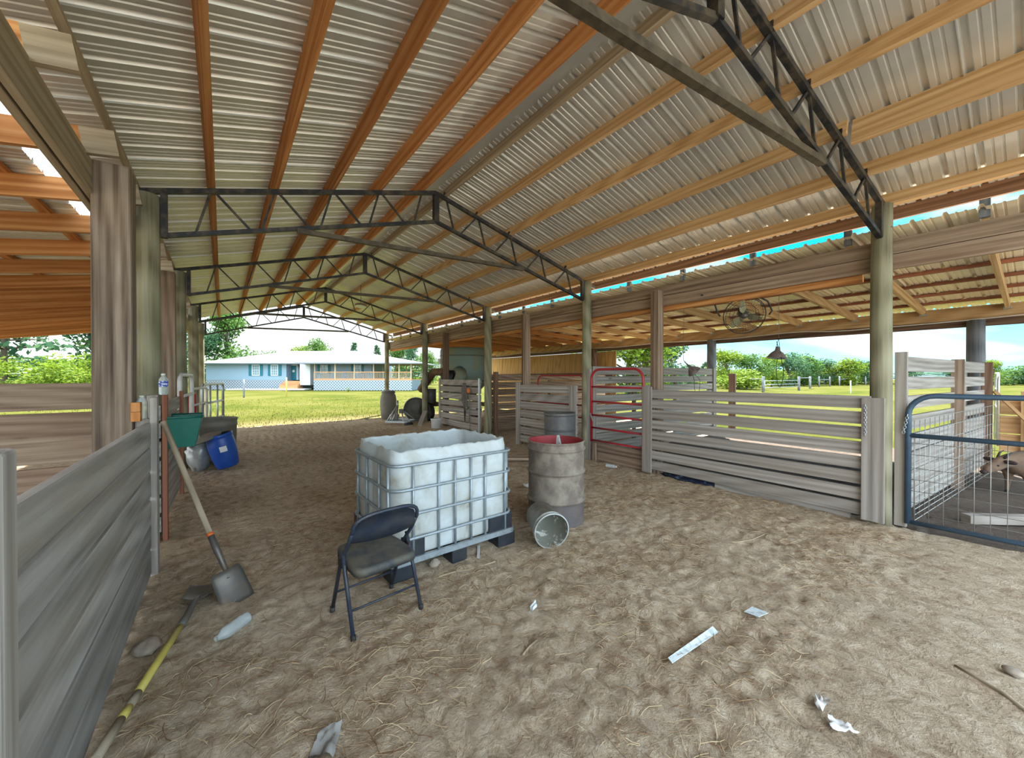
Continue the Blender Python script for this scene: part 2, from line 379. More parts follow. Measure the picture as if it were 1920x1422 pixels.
# ================================================================== MAIN ROOF
RX=2.52
def zt(x): return 4.29-.274*(RX-x) if x<RX else 4.29-.268*(x-RX)
TY=[1.005,5.267,8.81,12.89,16.87]; RPX=5.74
def sheet(name,x0,x1,zf,y0,y1,mat,along='Y',pitch=.229,rib=.03,seam=.916):
    b=MB(); prof=[]; y=y0; k=0
    while y<y1-.01:
        lift=.0
        for dy,dz in ((0,0),(.052,0),(.058,.008),(.070,.008),(.076,0),(.112,0),(.118,.008),(.130,.008),(.136,0),(.170,0),(.184,rib),(.206,rib),(.220,0)):
            if y+dy<=y1: prof.append((y+dy,dz))
        k+=1
        if k%4==0: prof.append((y+.2212,-.014)); prof.append((y+.2278,-.014))
        y+=pitch
    n=len(prof)
    for xx in (x0,x1):
        for yy,dz in prof: b.v.append(Vector((xx,yy,zf(xx)+dz)))
    for i in range(n-1):
        b.face((i,i+1,n+i+1,n+i) if x1<x0 else (i,n+i,n+i+1,i+1),None)
    return tag(obj(name,b,mat),kind='structure')
PT=.14
sheet('ceiling_shovel_side',-1.12,2.43,lambda x:zt(x)+.03+PT,-2.4,17.1,M['sheet'])
sheet('ceiling_gate_side',2.62,6.2,lambda x:zt(x)+.03+PT,-2.4,17.1,M['sheet'])
b=MB(); zc=4.29+.03+PT
for s in (-1,1): b.beam((RX+s*.15,-2.4,zc+.006),(RX+s*.15,17.1,zc+.006),.31,.004,up=(s*.26,0,1))
tag(obj('trim_ridge_cap',b,M['sheet']),kind='structure')
# purlins
lx=[2.30,1.69,1.103,.493,-.095,-.69]; rx=[2.69,3.25,3.88,4.54,5.19,5.80]
for i,x in enumerate(lx):
    b=MB(); z=zt(x)+.03+PT/2; sl=math.atan(.274)
    up=(-math.sin(sl),0,math.cos(sl))
    b.beam((x,-2.4,z),(x,17.05,z),.045,PT,up=up)
    tag(obj('roof_purlin',b,M['pine_orange'] if i<5 else M['pine_grey'],loc=(x,7,z)),
        ['orange pine roof purlin nearest the ridge gap on the shovel side','orange pine roof purlin second from the ridge on the shovel side','orange pine roof purlin third from the ridge on the shovel side',
         'orange pine roof purlin fourth from the ridge on the shovel side','narrow-looking orange purlin next to the pale eave purlin','pale eave purlin above the rafter tails on the shovel side'][i],'purlin','purlins on the shovel side slope')
for i,x in enumerate(rx):
    b=MB(); z=zt(x)+.03+PT/2; sl=math.atan(.268); up=(math.sin(sl),0,math.cos(sl))
    b.beam((x,-2.4 if i!=3 else 1.03,z),(x,17.05,z),.045,PT,up=up)
    tag(obj('roof_purlin',b,M['pine_grey'] if i==0 else M['pine_tan'],loc=(x,7,z)),
        ['greyish brown purlin beside the ridge gap on the gate side','tan purlin second from the ridge on the gate side','tan purlin third from the ridge on the gate side',
         'tan purlin fourth from the ridge, spliced to a wider board','tan purlin fifth from the ridge on the gate side','tan eave purlin above the blue strip of sky'][i],'purlin','purlins on the gate side slope')
b=MB(); x=4.56; z=zt(x)+.03+PT/2-.05; b.beam((x,-2.4,z),(x,1.0,z),.045,.235,up=(math.sin(.262),0,math.cos(.262)))
tag(obj('purlin_splice_board',b,M['pine_tan'],loc=(x,0,z)),'wide tan board continuing a purlin past the nearest black truss','board')
b=MB(); b.beam((6.1,-2.4,3.465),(6.1,17.05,3.465),.04,.19); tag(obj('eave_fascia_board',b,M['dark_post'],loc=(6.1,7,3.465)),'long dull brown fascia board under the gate side eave','fascia board')
# trusses
def make_truss():
    t=thing('steel_roof_truss','',"truss",(RX,0,3.0))
    def part(nm,segs,w,mat='truss',h=None):
        b=MB()
        for a,c in segs: b.beam((a[0],0,a[1]),(c[0],0,c[1]),w,h or w,up=(0,1,0))
        return obj(nm,b,M[mat],t)
    part('top_chord',[((-.66,zt(-.66)-.0),(RX,4.29)),((RX,4.29),(5.98,zt(5.98)))],.05)
    bl=lambda x: 3.02+(3.87-3.02)*(x+.48)/(RX+.48) if x<RX else 3.09+(3.87-3.09)*(5.63-x)/(5.63-RX)
    part('bottom_chord',[((-.48,bl(-.48)),(RX,3.87)),((RX,3.87),(5.63,bl(5.63)))],.045)
    part('king_plate',[((RX,3.86),(RX,4.29))],.075)
    part('end_post',[((-.47,3.0),(-.47,zt(-.47)))],.055); part('end_post',[((5.61,3.08),(5.61,zt(5.61)))],.055)
    for i,x in enumerate(lx[:5]):
        if x<2.2:
            part('web_bar',[((x,zt(x)),(x-.13,bl(x-.13)))],.022); part('web_bar',[((x+.03,zt(x+.03)),(x+.36,bl(x+.36)))],.022)
        else: part('web_bar',[((x,zt(x)),(x-.12,bl(x-.12)))],.022)
    for i,x in enumerate(rx[:5]):
        part('web_bar',[((x,zt(x)),(x+.13,bl(x+.13)))],.022)
        if x>3: part('web_bar',[((x-.03,zt(x-.03)),(x-.33,bl(x-.33)))],.022)
    part('tie_bar',[((.72,bl(.72)-.02),(4.15,bl(4.15)-.02))],.055,'tie')
    for x in lx[:5]+rx[:5]:
        b=MB(); b.box((x+(.03 if x<RX else -.03),0,zt(x)+.05),(.012,.05,.09)); obj('purlin_clip',b,M['truss'],t)
    return t
TL=['black steel truss overhead, nearest and cropped by the frame','black steel truss between the greenish post and the gate stall post','black steel truss third down the aisle, above the tan pen boards','black steel truss next before the open end, beside the pendant light','steel truss at the open end of the barn, against the sky']
tr0=make_truss()
for i,y in enumerate(TY):
    o=tr0 if i==0 else dup(tr0)
    o.location=(RX,y if i else 1.225,3.0); o.rotation_euler=(0,0,0 if i else -.0715); tag(o,TL[i],'truss','roof trusses')
# ================================================================== POSTS
def round_post(x,y,z0,z1,r,label,group,mat='round_post',seed=0):
    b=MB(); n=8; pts=[]; rr=[]
    for i in range(n+1):
        t=i/n; pts.append((x+.012*noise.noise(Vector((seed,t*2,0))),y+.012*noise.noise(Vector((seed,t*2,9))),z0+(z1-z0)*t)); rr.append(r*(1.04-.08*t)*(1+.03*noise.noise(Vector((seed*3,t*6,4)))))
    b.tube(pts,rr,18); o=obj('barn_post',b,M[mat],loc=(x,y,0)); return tag(o,label,'post',group)
GP='round posts along the gate side'
for i,(y,r) in enumerate(zip(TY,(.092,.092,.1,.1,.095))):
    round_post(RPX,y,-.1,3.45,r,['round grey post beside the blue grey tube gate, chain board on it','round post between the rusty drum and the red gate','round post right beside the pen boards with hanging ropes','thin round post in front of the round tub','farthest round post, standing behind the grey barrel'][i],GP,seed=i)
for i,y in enumerate(TY[1:]):
    round_post(-.6,y,-.1,3.4,.105,['greenish round post behind the weathered square post','dark mossy round post behind the white gate','round yellowish post above the red and white gate','farthest brownish post on the shovel side by the house wall'][i],'round posts along the shovel side',seed=10+i)
for i,y in enumerate((.66,5.42,9.7)):
    round_post(10.98,y,-.1,2.62,.12,['smooth grey outer post behind the slatted pen wall and blue gate','smooth outer post above the slatted partition, in the pasture view','outer post by the planked back wall','outer post behind the grey machine','farthest outer post of the stall roof'][i],'outer posts of the stall lean-to','dark_post' if i>1 else 'fieldpost',20+i)
def sq_post(x,y,w,d,z1,label,mat,rz=0,name='barn_post',z0=-.1,bev=.006):
    b=MB(); b.box((x,y,(z0+z1)/2),(w,d,z1-z0),rz); return tag(obj(name,b,M[mat],loc=(x,y,0),bevel=bev),label,'post')
sq_post(-.68,4.32,.225,.225,3.23,'big weathered square post with knots, standing behind the plank pen','old_post',bev=.02)
sq_post(-.63,7.45,.17,.17,3.1,'weathered square post behind the blue-labelled water bottle','weathered_brown')
def stud(x,y,z1,label,mats,dx=.0):
    t=thing('double_post',label,'post',(x,y,0))
    b=MB(); b.box((x,y+.045,z1/2),(.14,.05,z1+.1)); obj('plank_half',b,M[mats[0]],t,bevel=.004)
    b=MB(); b.box((x+.01,y-.03,z1/2),(.15,.09,z1+.1)); obj('plank_half',b,M[mats[1]],t,bevel=.004)
stud(5.765,3.75,2.96,'dark doubled square post at the hinge end of the long board fence',('dark_post','weathered_brown'))
stud(5.765,7.22,3.02,'doubled square post rising over the pen boards behind the rusty drum',('dark_post','weathered_brown'))
stud(5.765,11.35,2.95,'reddish brown square post before the grey machine',('dark_post','dark_post'))
# ================================================================== GATE SIDE LEAN-TO
b=MB()
GH='header boards over the gate side stalls'
for i,(z,y0,y1,x) in enumerate(((3.01,-2,17.0,5.865),(2.845,-2,17.0,5.87))):
    b=MB(); b.beam((x,y0,z),(x,y1,z),.045,.16); tag(obj('header_beam',b,M['weathered_brown'],loc=(x,7,z),bevel=.003),['upper long header board of the stall lean-to','lower long header board of the stall lean-to'][i],'beam',GH)
b=MB(); b.beam((5.95,1.2,2.79),(5.95,17.0,2.79),.07,.2); tag(obj('header_beam',b,M['pine_orange'],loc=(5.95,7,2.79),bevel=.003),'rough brown inner header beam below the long header boards','beam',GH)
def lz(x): return 3.0-.026*(x-5.9)          # underside of stall rafters... top plane added below
def rz_(x): return 3.13-.042*(x-5.86)
ry=[.3+1.01*k for k in range(0,17)]
for k,y in enumerate(ry):
    b=MB(); b.beam((5.92,y,rz_(5.92)-.07),(10.98,y,rz_(10.98)-.07),.05,.14)
    t=thing('stall_rafter',f'tan rafter over the stalls, {ORD[k]} counted from the frame edge above the blue gate','rafter',(8.4,y,2.95),'rafters over the stalls')
    obj('rafter_board',b,M['pine_tan' if k<9 else 'pine_orange'],t)
    b=MB(); b.box((10.86,y,rz_(10.9)-.13),(.1,.09,.05)); obj('joist_hanger',b,M['zinc'],t)
    b=MB(); b.box((5.83,y,3.2),(.045,.07,.17)); obj('end_block',b,M['fieldpost'],t)
for k in range(6):
    x=6.25+k*.87; b=MB(); z=rz_(x)+.022; b.beam((x,-2.4,z),(x,17,z),.085,.04)
    tag(obj('stall_purlin',b,M['red_stud'],loc=(x,7,z)),f'reddish thin purlin under the stall roof, {ORD[k]} from the header','purlin','thin purlins under the stall roof')
sheet('ceiling_stalls',5.70,11.5,lambda x:rz_(x)+.048,-2.4,17.0,M['sheetout'],rib=.03)
b=MB(); b.beam((11.0,-2,2.76),(11.0,17,2.76),.06,.24); tag(obj('outer_beam',b,M['pine_tan'],loc=(11,7,2.76)),'long tan outer beam carrying the stall rafters','beam')
b=MB(); b.beam((11.06,-2,2.58),(11.06,17,2.58),.05,.14); tag(obj('outer_beam',b,M['dark_post'],loc=(11,7,2.6)),'dull brown lower board beneath the long tan outer beam','beam')
pts=[(10.90,y,2.655-.05*abs(math.sin(y*.9))-(.02 if 2<y<3 else 0)) for y in [i*.4-2 for i in range(46)]]
b=MB(); b.tube(pts,.011,6); tag(obj('electric_cable',b,M['whitetube'],loc=(10.9,7,2.6)),'pale electric cable stapled along the outer stall beam','cable')
# back wall of vertical planks
b=MB(); y=8.85
while y<16.9:
    b.box((11.16+R.uniform(-.006,.006),y+.07,1.25),(.02,.138,2.5)); y+=.142
tag(obj('wall_back',b,M['wall_plank']),kind='structure')
b=MB(); b.beam((11.05,8.9,1.62),(11.05,16.8,1.62),.05,.2); tag(obj('wall_rail',b,M['dark_post'],loc=(11.05,12,1.5)),'dark red-brown rail along the foot of the planked back wall','rail')
# ================================================================== FENCES
def fence(name,label,p0,p1,boards,th,mat,posts,group=None,cat='fence',bev=.004,jit=.006):
    p0=Vector((*p0,0)); p1=Vector((*p1,0)); t=thing(name,label,cat,(p0+p1)/2,group)
    for z,h in boards:
        b=MB(); j=R.uniform(-jit,jit); b.beam(p0+Vector((0,0,z+j)),p1+Vector((0,0,z-j)),th,h)
        obj('rail_board',b,M[mat],t,bevel=bev)
    for q in posts:
        x,y,w,d,z0,z1,mm=q; b=MB(); b.box((x,y,(z0+z1)/2),(w,d,z1-z0)); obj('upright',b,M[mm],t,bevel=bev)
    return t
def stack(z0,z1,n,gap=.03):
    p=(z1-z0)/n; return [(z0+p*(i+.5),p-gap) for i in range(n)]
fence('board_fence','long eight-board weathered fence between the dark doubled post and the chain post',(5.615,1.06),(5.615,3.86),stack(.07,1.40,8,.032),.036,'weathered',[(5.578,3.80,.035,.17,.03,1.43,'weathered'),(5.565,1.035,.04,.185,.05,1.37,'weathered')])
fence('board_fence','weathered board fence with whorled grain behind the rusty drum',(5.615,5.40),(5.615,7.33),stack(.06,1.42,7,.03),.036,'weathered',[(5.578,7.28,.035,.13,-.02,1.46,'weathered'),(5.573,5.48,.035,.19,.0,1.42,'weathered')])
fence('board_fence','weathered board fence where the ropes and halters hang',(5.615,8.98),(5.615,11.42),stack(.08,1.52,7,.04),.036,'weathered',[(5.578,9.0,.035,.07,0,1.54,'zinc'),(5.578,11.4,.04,.08,-.05,1.54,'weathered')])
fence('board_partition','brownish slatted partition behind the doubled post, end of the middle stall',(5.82,9.05),(10.8,9.05),stack(.05,1.66,8,.035),.036,'weathered_brown',[(5.93,8.72,.1,.1,-.05,1.72,'dark_post'),(8.2,9.09,.09,.04,0,1.7,'dark_post')])
fence('board_partition','slatted partition seen through the red tube gate',(5.85,5.30),(10.83,5.30),[(1.72,.17),(1.53,.15),(1.33,.15),(1.14,.15),(.94,.16),(.74,.16),(.54,.17),(.35,.17),(.14,.19)],.036,'weathered',[(5.95,5.262,.1,.04,0,1.8,'weathered'),(7.35,5.34,.1,.04,0,1.8,'dark_post'),(9.0,5.34,.1,.04,0,1.8,'dark_post'),(10.80,5.262,.1,.04,0,1.82,'weathered')])
fence('board_partition','tall slatted pen wall behind the blue grey tube gate',(5.90,.90),(10.40,.54),[(1.74,.17),(1.52,.15),(1.30,.15),(1.07,.16),(.84,.19),(.63,.2),(.42,.2),(.2,.22)],.036,'weathered',[(5.83,.86,.06,.095,0,1.86,'weathered'),(8.35,.66,.05,.13,0,1.84,'weathered_brown'),(10.45,.50,.06,.13,0,1.84,'dark_post')])
fence('gate_sill','low two-board sill under the red tube gate',(5.72,3.93),(5.72,5.2),[(.26,.16),(.09,.17)],.036,'weathered_brown',[(5.66,5.0,.04,.09,-.02,.34,'weathered_brown'),(5.70,5.16,.06,.08,-.02,1.74,'weathered')],cat='sill')
# near pen on the shovel side
fence('plank_pen','close plank pen wall in the near corner, shovels beside it',(-.49,-.6),(-.485,4.22),stack(.0,1.245,6,.014),.04,'pen_plank',[(-.445,1.50,.05,.1,-.02,1.42,'weathered'),(-.45,4.275,.05,.105,-.03,1.43,'weathered'),(-.52,4.29,.09,.06,-.02,1.26,'weathered')],cat='pen wall',bev=.012,jit=.009)
fence('board_fence','fence of weathered boards carrying the green feeder',(-.50,5.02),(-.485,7.05),stack(.08,1.34,7,.035),.036,'weathered',[(-.455,5.07,.04,.085,-.02,1.42,'red_stud'),(-.54,5.05,.08,.09,-.02,1.42,'weathered'),(-.455,6.95,.04,.09,-.02,1.40,'red_stud')])
fence('board_partition','wide-board partition under the orange rafters, behind the weathered post',(-7.0,5.0),(-.72,5.02),[(1.42,.23),(1.18,.22),(.96,.21),(.72,.2),(.5,.2),(.28,.2),(.08,.18)],.036,'weathered_brown',[])
# ================================================================== SHOVEL SIDE LEAN-TO
def lr(x): return 3.22-.16*(-.62-x)          # rafter underside
for i,(z,mm) in enumerate(((3.09,'pine_grey'),)):
    b=MB(); b.beam((-.80,-2,z),(-.80,17.2,z),.045,.25); b.beam((-.86,-2,z),(-.86,17.2,z),.045,.25)
    tag(obj('header_beam',b,M[mm],loc=(-.83,7,z),bevel=.004),'heavy doubled header beam running into the weathered square post','beam')
for k in range(3,17):
    y=.06+1.0*k; b=MB(); up=(.158,0,.987)
    b.beam((-.80,y,lr(-.80)+.09),(-6.4,y,lr(-6.4)+.09),.045,.18,up=up)
    t=thing('lean_to_rafter','','rafter',(-.8,y,3.2)); obj('rafter_board',b,M['pine_orange'],t)
    b=MB(); b.beam((-.62,y,lr(-.62)+.09),(-.80,y,lr(-.80)+.09),.045,.18,up=up); obj('rafter_tail',b,M['pine_grey'],t,label='pale weathered rafter tail')
    tag(t,
        {3:'orange rafter whose pale tail juts out nearest the top corner of the frame',4:'orange rafter whose pale tail sits just above the weathered square post'}.get(k,'orange pine rafter over the plank pens, %s beyond the weathered square post'%ORD[max(0,k-5)]),'rafter','orange rafters over the plank pens')
for k in range(7):
    x=-1.45-k*.80; z=lr(x)+.18+.02; b=MB(); b.beam((x,-2.4,z),(x,17.2,z),.09,.04)
    tag(obj('lean_to_purlin',b,M['pine_orange'],loc=(x,7,z)),f'flat orange purlin above the plank pen rafters, {ORD[k]} from the header','purlin','flat purlins over the plank pens')
sheet('ceiling_plank_pens',-6.7,-1.24,lambda x:lr(x)+.235,-2.4,17.2,M['sheet'])
b=MB(); b.beam((-6.3,-2,2.2),(-6.3,17.2,2.2),.08,.2); tag(obj('trim_1',b,M['pine_orange'],loc=(-6.3,7,2.2)),kind='structure')
# ================================================================== GATES
def arc(c,r,a0,a1,n,ex,ez):
    return [c+ex*(r*math.cos(a0+(a1-a0)*i/n))+ez*(r*math.sin(a0+(a1-a0)*i/n)) for i in range(n+1)]
def tube_gate(name,label,p0,p1,z0,z1,rails,r,mat,corner=.16,round_far=True,cat='gate',uprights=(),group=None,rr=None):
    p0=Vector((*p0,0)); p1=Vector((*p1,0)); d=(p1-p0); L=d.length; d.normalize(); Zv=Vector((0,0,1))
    t=thing(name,label,cat,(p0+p1)/2,group)
    pts=[p0+Zv*z0,p0+Zv*(z1-corner)]+arc(p0+d*corner+Zv*(z1-corner),corner,PI,PI/2,6,d,Zv)[1:]
    if round_far: pts+=arc(p0+d*(L-corner)+Zv*(z1-corner),corner,PI/2,0,6,d,Zv)+[p1+Zv*z0]
    else: pts+=[p1+Zv*z1,p1+Zv*z0]
    b=MB(); b.tube(pts,r,10); obj('gate_frame',b,M[mat],t)
    for z in rails:
        b=MB(); b.tube([p0+Zv*z,p1+Zv*z],(rr or r*.8),8); obj('gate_rail',b,M[mat],t)
    for u in uprights:
        b=MB(); b.tube([p0+d*(L*u)+Zv*z0,p0+d*(L*u)+Zv*z1],r*.7,8); obj('gate_upright',b,M[mat],t)
    return t,p0,d,L
rg,p0,d,L=tube_gate('tube_gate','red tube gate beside the rusty drum, latched with a chain',(5.69,5.10),(5.69,3.95),.35,1.73,[1.40,1.12,.86,.62,.38],.023,'redtube',.19)
b=MB()
for k in range(7): b.tube([p0+Vector((-.03,-.01*k,.88-.02*k))+Vector((0,.012*math.cos(a*PI/4),.02*math.sin(a*PI/4))) for a in range(8)],.004,5,closed=True)
obj('latch_chain',b,M['zinc'],rg)
bg,p0,d,L=tube_gate('tube_gate','blue grey tube gate with wire mesh at the frame edge',(5.79,.80),(5.95,-1.35),.05,1.40,[.98,.07],.026,'bluetube',.2,rr=.024)
b=MB(); k=0
while k*.1<L-.05:
    b.tube([p0+d*(.05+k*.1)+Vector((0,0,.07)),p0+d*(.05+k*.1)+Vector((0,0,.98))],.0032,5); k+=1
for z in (.17,.28,.4,.52,.64,.78,.9): b.tube([p0+d*.02+Vector((0,0,z)),p0+d*L+Vector((0,0,z))],.0032,5)
obj('wire_mesh',b,M['wire'],bg)
b=MB(); a=Vector((5.98,.78,0)); c=Vector((10.45,.40,0)); dd=(c-a); LL=dd.length; dd.normalize()
for z in (.04,.1,.16,.23,.31,.4,.52,.66,.82,.98,1.12): b.tube([a+Vector((0,0,z)),c+Vector((0,0,z))],.004,5)
k=0
while k*.2<LL: b.tube([a+dd*(k*.2)+Vector((0,0,.02)),a+dd*(k*.2)+Vector((0,0,1.12))],.0035,5); k+=1
tag(obj('wire_panel',b,M['wire'],loc=(8.2,.6,0)),'welded wire stock panel lining the tall slatted pen wall','wire panel')
tube_gate('tube_gate','red tube gate standing inside the middle stall',(6.9,8.1),(6.95,6.45),.4,1.62,[1.28,.9,.6],.022,'redtube',.17)
tube_gate('tube_gate','small grey tube gate far behind the blue gate by the pasture',(11.6,.42),(12.9,.5),.3,1.66,[1.35,1.0],.02,'zinc',.15)
tube_gate('tube_gate','white tube gate end-on beside the green feeder',(-.50,7.35),(-.43,8.7),.1,1.62,[1.3,.9],.03,'whitetube',.14)
tube_gate('tube_gate','red barred gate with white rails leaning by the shovel side posts',(-.48,9.3),(-.28,10.6),.05,1.36,[1.05],.025,'whitetube',.1)
t,p0,d,L=tube_gate('tube_gate','dark red gate folded behind the green feeder',(-.66,9.05),(-.47,10.45),.0,1.25,[.2,.62],.024,'redtube',.08,uprights=(.2,.4,.6,.8))
tube_gate('tube_gate','grey metal gate nearest the lawn on the shovel side',(-.36,10.7),(.0,12.3),.25,1.42,[1.0,.6],.03,'zinc',.1,uprights=(.35,.7))
# ================================================================== IBC TANK
def on(x,y): return hz(x,y)
def local(o): ORG[o]=Vector((0,0,0)); return o
A=Vector((1.035,2.985,0)); rzI=math.radians(2.2)
ib=local(thing('cut_tank','white cut-open plastic tank in a grey steel cage on a black pallet','tank',(A.x+.585,A.y+.47,0),rz=rzI)); LX,LY=.585,.47
def rrect(hx,hy,r,n=5):
    P=[]
    for cx,cy,a in ((hx-r,hy-r,0),(-hx+r,hy-r,PI/2),(-hx+r,-hy+r,PI),(hx-r,-hy+r,1.5*PI)):
        for i in range(n+1): P.append((cx+r*math.cos(a+PI/2*i/n),cy+r*math.sin(a+PI/2*i/n)))
    return P
def resample(P,m):
    P=[Vector((p[0],p[1],0)) for p in P]; Q=P+[P[0]]; d=[0]
    for i in range(len(P)): d.append(d[-1]+(Q[i+1]-Q[i]).length)
    out=[];j=0
    for k in range(m):
        t=d[-1]*k/m
        while d[j+1]<t: j+=1
        out.append(Q[j].lerp(Q[j+1],(t-d[j])/max(1e-9,d[j+1]-d[j])))
    return out
b=MB(); ring=resample(rrect(LX-.012,LY-.012,.11),168); nr=len(ring)
zs=[.16,.18,.3,.5,.7,.86,.9,.94,.98,1.02]
def wall(inset,top):
    base=len(b.v)
    for iz,z in enumerate(zs):
        for k,p in enumerate(ring):
            n=Vector((p.x/LX**3*.2,p.y/LY**3*.2,0)); nn=Vector((ring[(k+1)%nr]-ring[k-1])); nn=Vector((nn.y,-nn.x,0)).normalized()
            fl=.006*(1 if (k%14)<11 else -.8) if .2<z<.9 else (-.006 if z<=.18 else .0)
            zz=z
            if iz==len(zs)-1: zz=1.005+.02*noise.noise(Vector((k*.23,2,0)))+.012*noise.noise(Vector((k*.7,5,0)))
            q=p+nn*(fl-inset-(.01 if z>.95 else 0)); b.v.append(Vector((q.x,q.y,zz)))
    for i in range(len(zs)-1):
        for k in range(nr):
            k2=(k+1)%nr; f=(base+i*nr+k,base+i*nr+k2,base+(i+1)*nr+k2,base+(i+1)*nr+k)
            b.face(f if inset==0 else f[::-1],None,True)
    return base
o0=wall(0,1); o1=wall(.012,1); T=(len(zs)-1)*nr
for k in range(nr):
    k2=(k+1)%nr; b.face((o0+T+k,o0+T+k2,o1+T+k2,o1+T+k))
b.face([o0+k for k in reversed(range(nr))]); b.face([o1+nr+k for k in range(nr)])
obj('tank_body',b,M['ibc'],ib,local=True)
for z in (.305,.50,.70,.895):
    b=MB(); b.tube([Vector((p[0],p[1],z)) for p in rrect(LX+.014,LY+.014,.1)],.013,8,closed=True); obj('cage_rail',b,M['cage'],ib,local=True)
b=MB(); P=[Vector((p[0],p[1],.135)) for p in rrect(LX+.016,LY+.016,.04)]
for i in range(len(P)): b.beam(P[i],P[(i+1)%len(P)],.03,.045)
obj('base_rail',b,M['cage'],ib,local=True)
for f in (.14,.334,.469,.607,.737,.932):
    for sy in (-1,1):
        b=MB(); x=(2*f-1)*LX; b.tube([(x,sy*(LY+.008),.13),(x,sy*(LY+.008),.905)],.0115,8); obj('cage_bar',b,M['cage'],ib,local=True)
for f in (.09,.30,.62,.88):
    for sx in (-1,1):
        b=MB(); y=(2*f-1)*LY; b.tube([(sx*(LX+.008),y,.13),(sx*(LX+.008),y,.905)],.0115,8); obj('cage_bar',b,M['cage'],ib,local=True)
for sx in (-1,1):
    for sy in (-1,1):
        b=MB(); x0,x1=sx*LX*.999,sx*LX*.55; y0,y1=sy*LY*.999,sy*LY*.6
        b.box(((x0+x1)/2,y0+sy*.002,.225),(abs(x1-x0),.02,.14)); b.box((x0+sx*.002,(y0+y1)/2,.225),(.02,abs(y1-y0),.14)); obj('corner_guard',b,M['blackplastic'],ib,local=True,bevel=.006)
for sx in (-1,0,1):
    for sy in (-1,0,1):
        b=MB(); b.box((sx*(LX-.07) ,sy*(LY-.06),.055),(.2 if sx else .15,.17,.12)); obj('pallet_foot',b,M['blackplastic'],ib,local=True,bevel=.01)
# ================================================================== DRUMS
def drum(name,label,x,y,r,h,mats,hoops,lining=True,cat='drum'):
    t=thing(name,label,cat,(x,y,on(x,y)-.02)); T=Matrix.Translation((x,y,on(x,y)-.02))
    def prof(z0,z1):
        P=[]; n=int((z1-z0)/.008)
        for i in range(n+1):
            z=z0+(z1-z0)*i/n; q=r
            for hz0 in hoops: q+=.017*math.exp(-((z-hz0)/.016)**2)
            if z>h-.014: q+=.008
            P.append((q,z))
        return P
    wb=lambda a,z:.006*noise.noise(Vector((math.cos(a)*2,math.sin(a)*2,z*5)))
    zc=hoops[-1]-.02
    b=MB(); b.lathe([(.001,.0),(r,.0)]+prof(.004,zc),40,T,wob=wb); obj('drum_base',b,M[mats[1]],t)
    b=MB(); b.lathe(prof(zc,h)+[(r+.004,h+.006),(r-.008,h+.004)],40,T,wob=wb); obj('drum_wall',b,M[mats[0]],t)
    if lining:
        b=MB(); b.lathe([(r-.006,h+.004),(r-.012,h-.03),(r-.014,.12),(.001,.11)],40,T,wob=wb); obj('lining',b,M[mats[2]],t)
    else:
        b=MB(); b.lathe([(r-.006,h+.004),(r-.012,h-.012),(.001,h-.014)],40,T,wob=wb); obj('drum_head',b,M[mats[2]],t)
    return t
drum('steel_drum','open rusty steel drum with a red lining beside the white tank',2.99,3.20,.308,.925,('drum','drumlow','drumred'),(.845,.60,.295))
drum('steel_drum','dark grey steel drum by the pen boards behind the rusty drum',5.16,5.42,.29,.93,('drumgrey','drumgrey','drumgrey'),(.9,.62,.3),lining=False)
b=MB(); c=Vector((3.06,3.22,.80)); b.beam(c+Vector((-.06,.0,-.25)),c+Vector((.02,.04,.125)),.03,.02); b.beam(c+Vector((.02,.04,.125)),c+Vector((.1,-.02,-.25)),.03,.02)
tag(obj('bent_bracket',b,M['zinc'],loc=c),'bent white metal bracket sticking out of the rusty drum','bracket')
# tipped bucket
rc=Vector((2.435,2.66,.168)); ax=Vector((.354,.90,.10)).normalized()
def axis_M(o,z):
    z=Vector(z).normalized(); x=z.orthogonal().normalized(); y=z.cross(x); m=Matrix((x,y,z)).transposed().to_4x4(); m.translation=Vector(o); return m
t=thing('bucket','pale plastic bucket tipped on its side against the rusty drum','bucket',(2.5,2.8,0)); Mx=axis_M(rc,ax)
b=MB(); b.lathe([(.160,0),(.170,.0),(.170,.012),(.161,.014),(.160,.05),(.165,.052),(.165,.062),(.158,.064),(.14,.35),(.001,.352)],36,Mx); obj('bucket_shell',b,M['bucket'],t)
b=MB(); b.lathe([(.160,0),(.154,.06),(.135,.335),(.001,.337)],36,Mx); obj('bucket_lining',b,M['bucketin'],t)
b=MB(); b.tube([Mx@Vector((.163*math.cos(a),.163*math.sin(a),.05+.0*a)) for a in [PI*i/12-.3 for i in range(13)]],.003,6); obj('handle',b,M['wire'],t)
# ================================================================== CHAIR
C0=Vector((.8325,2.683,0)); ch=local(thing('folding_chair','dark blue-black metal folding chair in front of the white tank','chair',C0,rz=math.atan2(.125,.989)))
# local frame: +y is where a sitter faces, rear feet at -y
r=.0125
for s in (-1,1):
    b=MB(); b.tube([(s*.215,.205,.0),(s*.217,.04,.39),(s*.222,-.10,.55),(s*.222,-.155,.63)],r,10); obj('front_leg',b,M['chair'],ch,local=True)
    b=MB(); b.tube([(s*.232,-.205,.0),(s*.228,-.06,.36),(s*.225,-.01,.485)],r,10); obj('rear_leg',b,M['chair'],ch,local=True)
    for f,yy in (('front_foot',.205),('rear_foot',-.205)):
        b=MB(); q=.215 if yy>0 else .232; b.tube([(s*q,yy,-.015),(s*q,yy*.96,.03)],.0165,10); obj(f,b,M['rubber'],ch,local=True)
    b=MB(); b.box((s*.224,.0,.395),(.012,.11,.05)); obj('hinge_bracket',b,M['darksteel'],ch,local=True)
pts=[(-.222,-.155,.63)]
for i in range(13):
    a=PI-PI*i/12; pts.append((.222*(abs(math.cos(a))**.6)*(1 if math.cos(a)>0 else -1),-.165-.035*math.sin(a),.64+.10*math.sin(a)**.7))
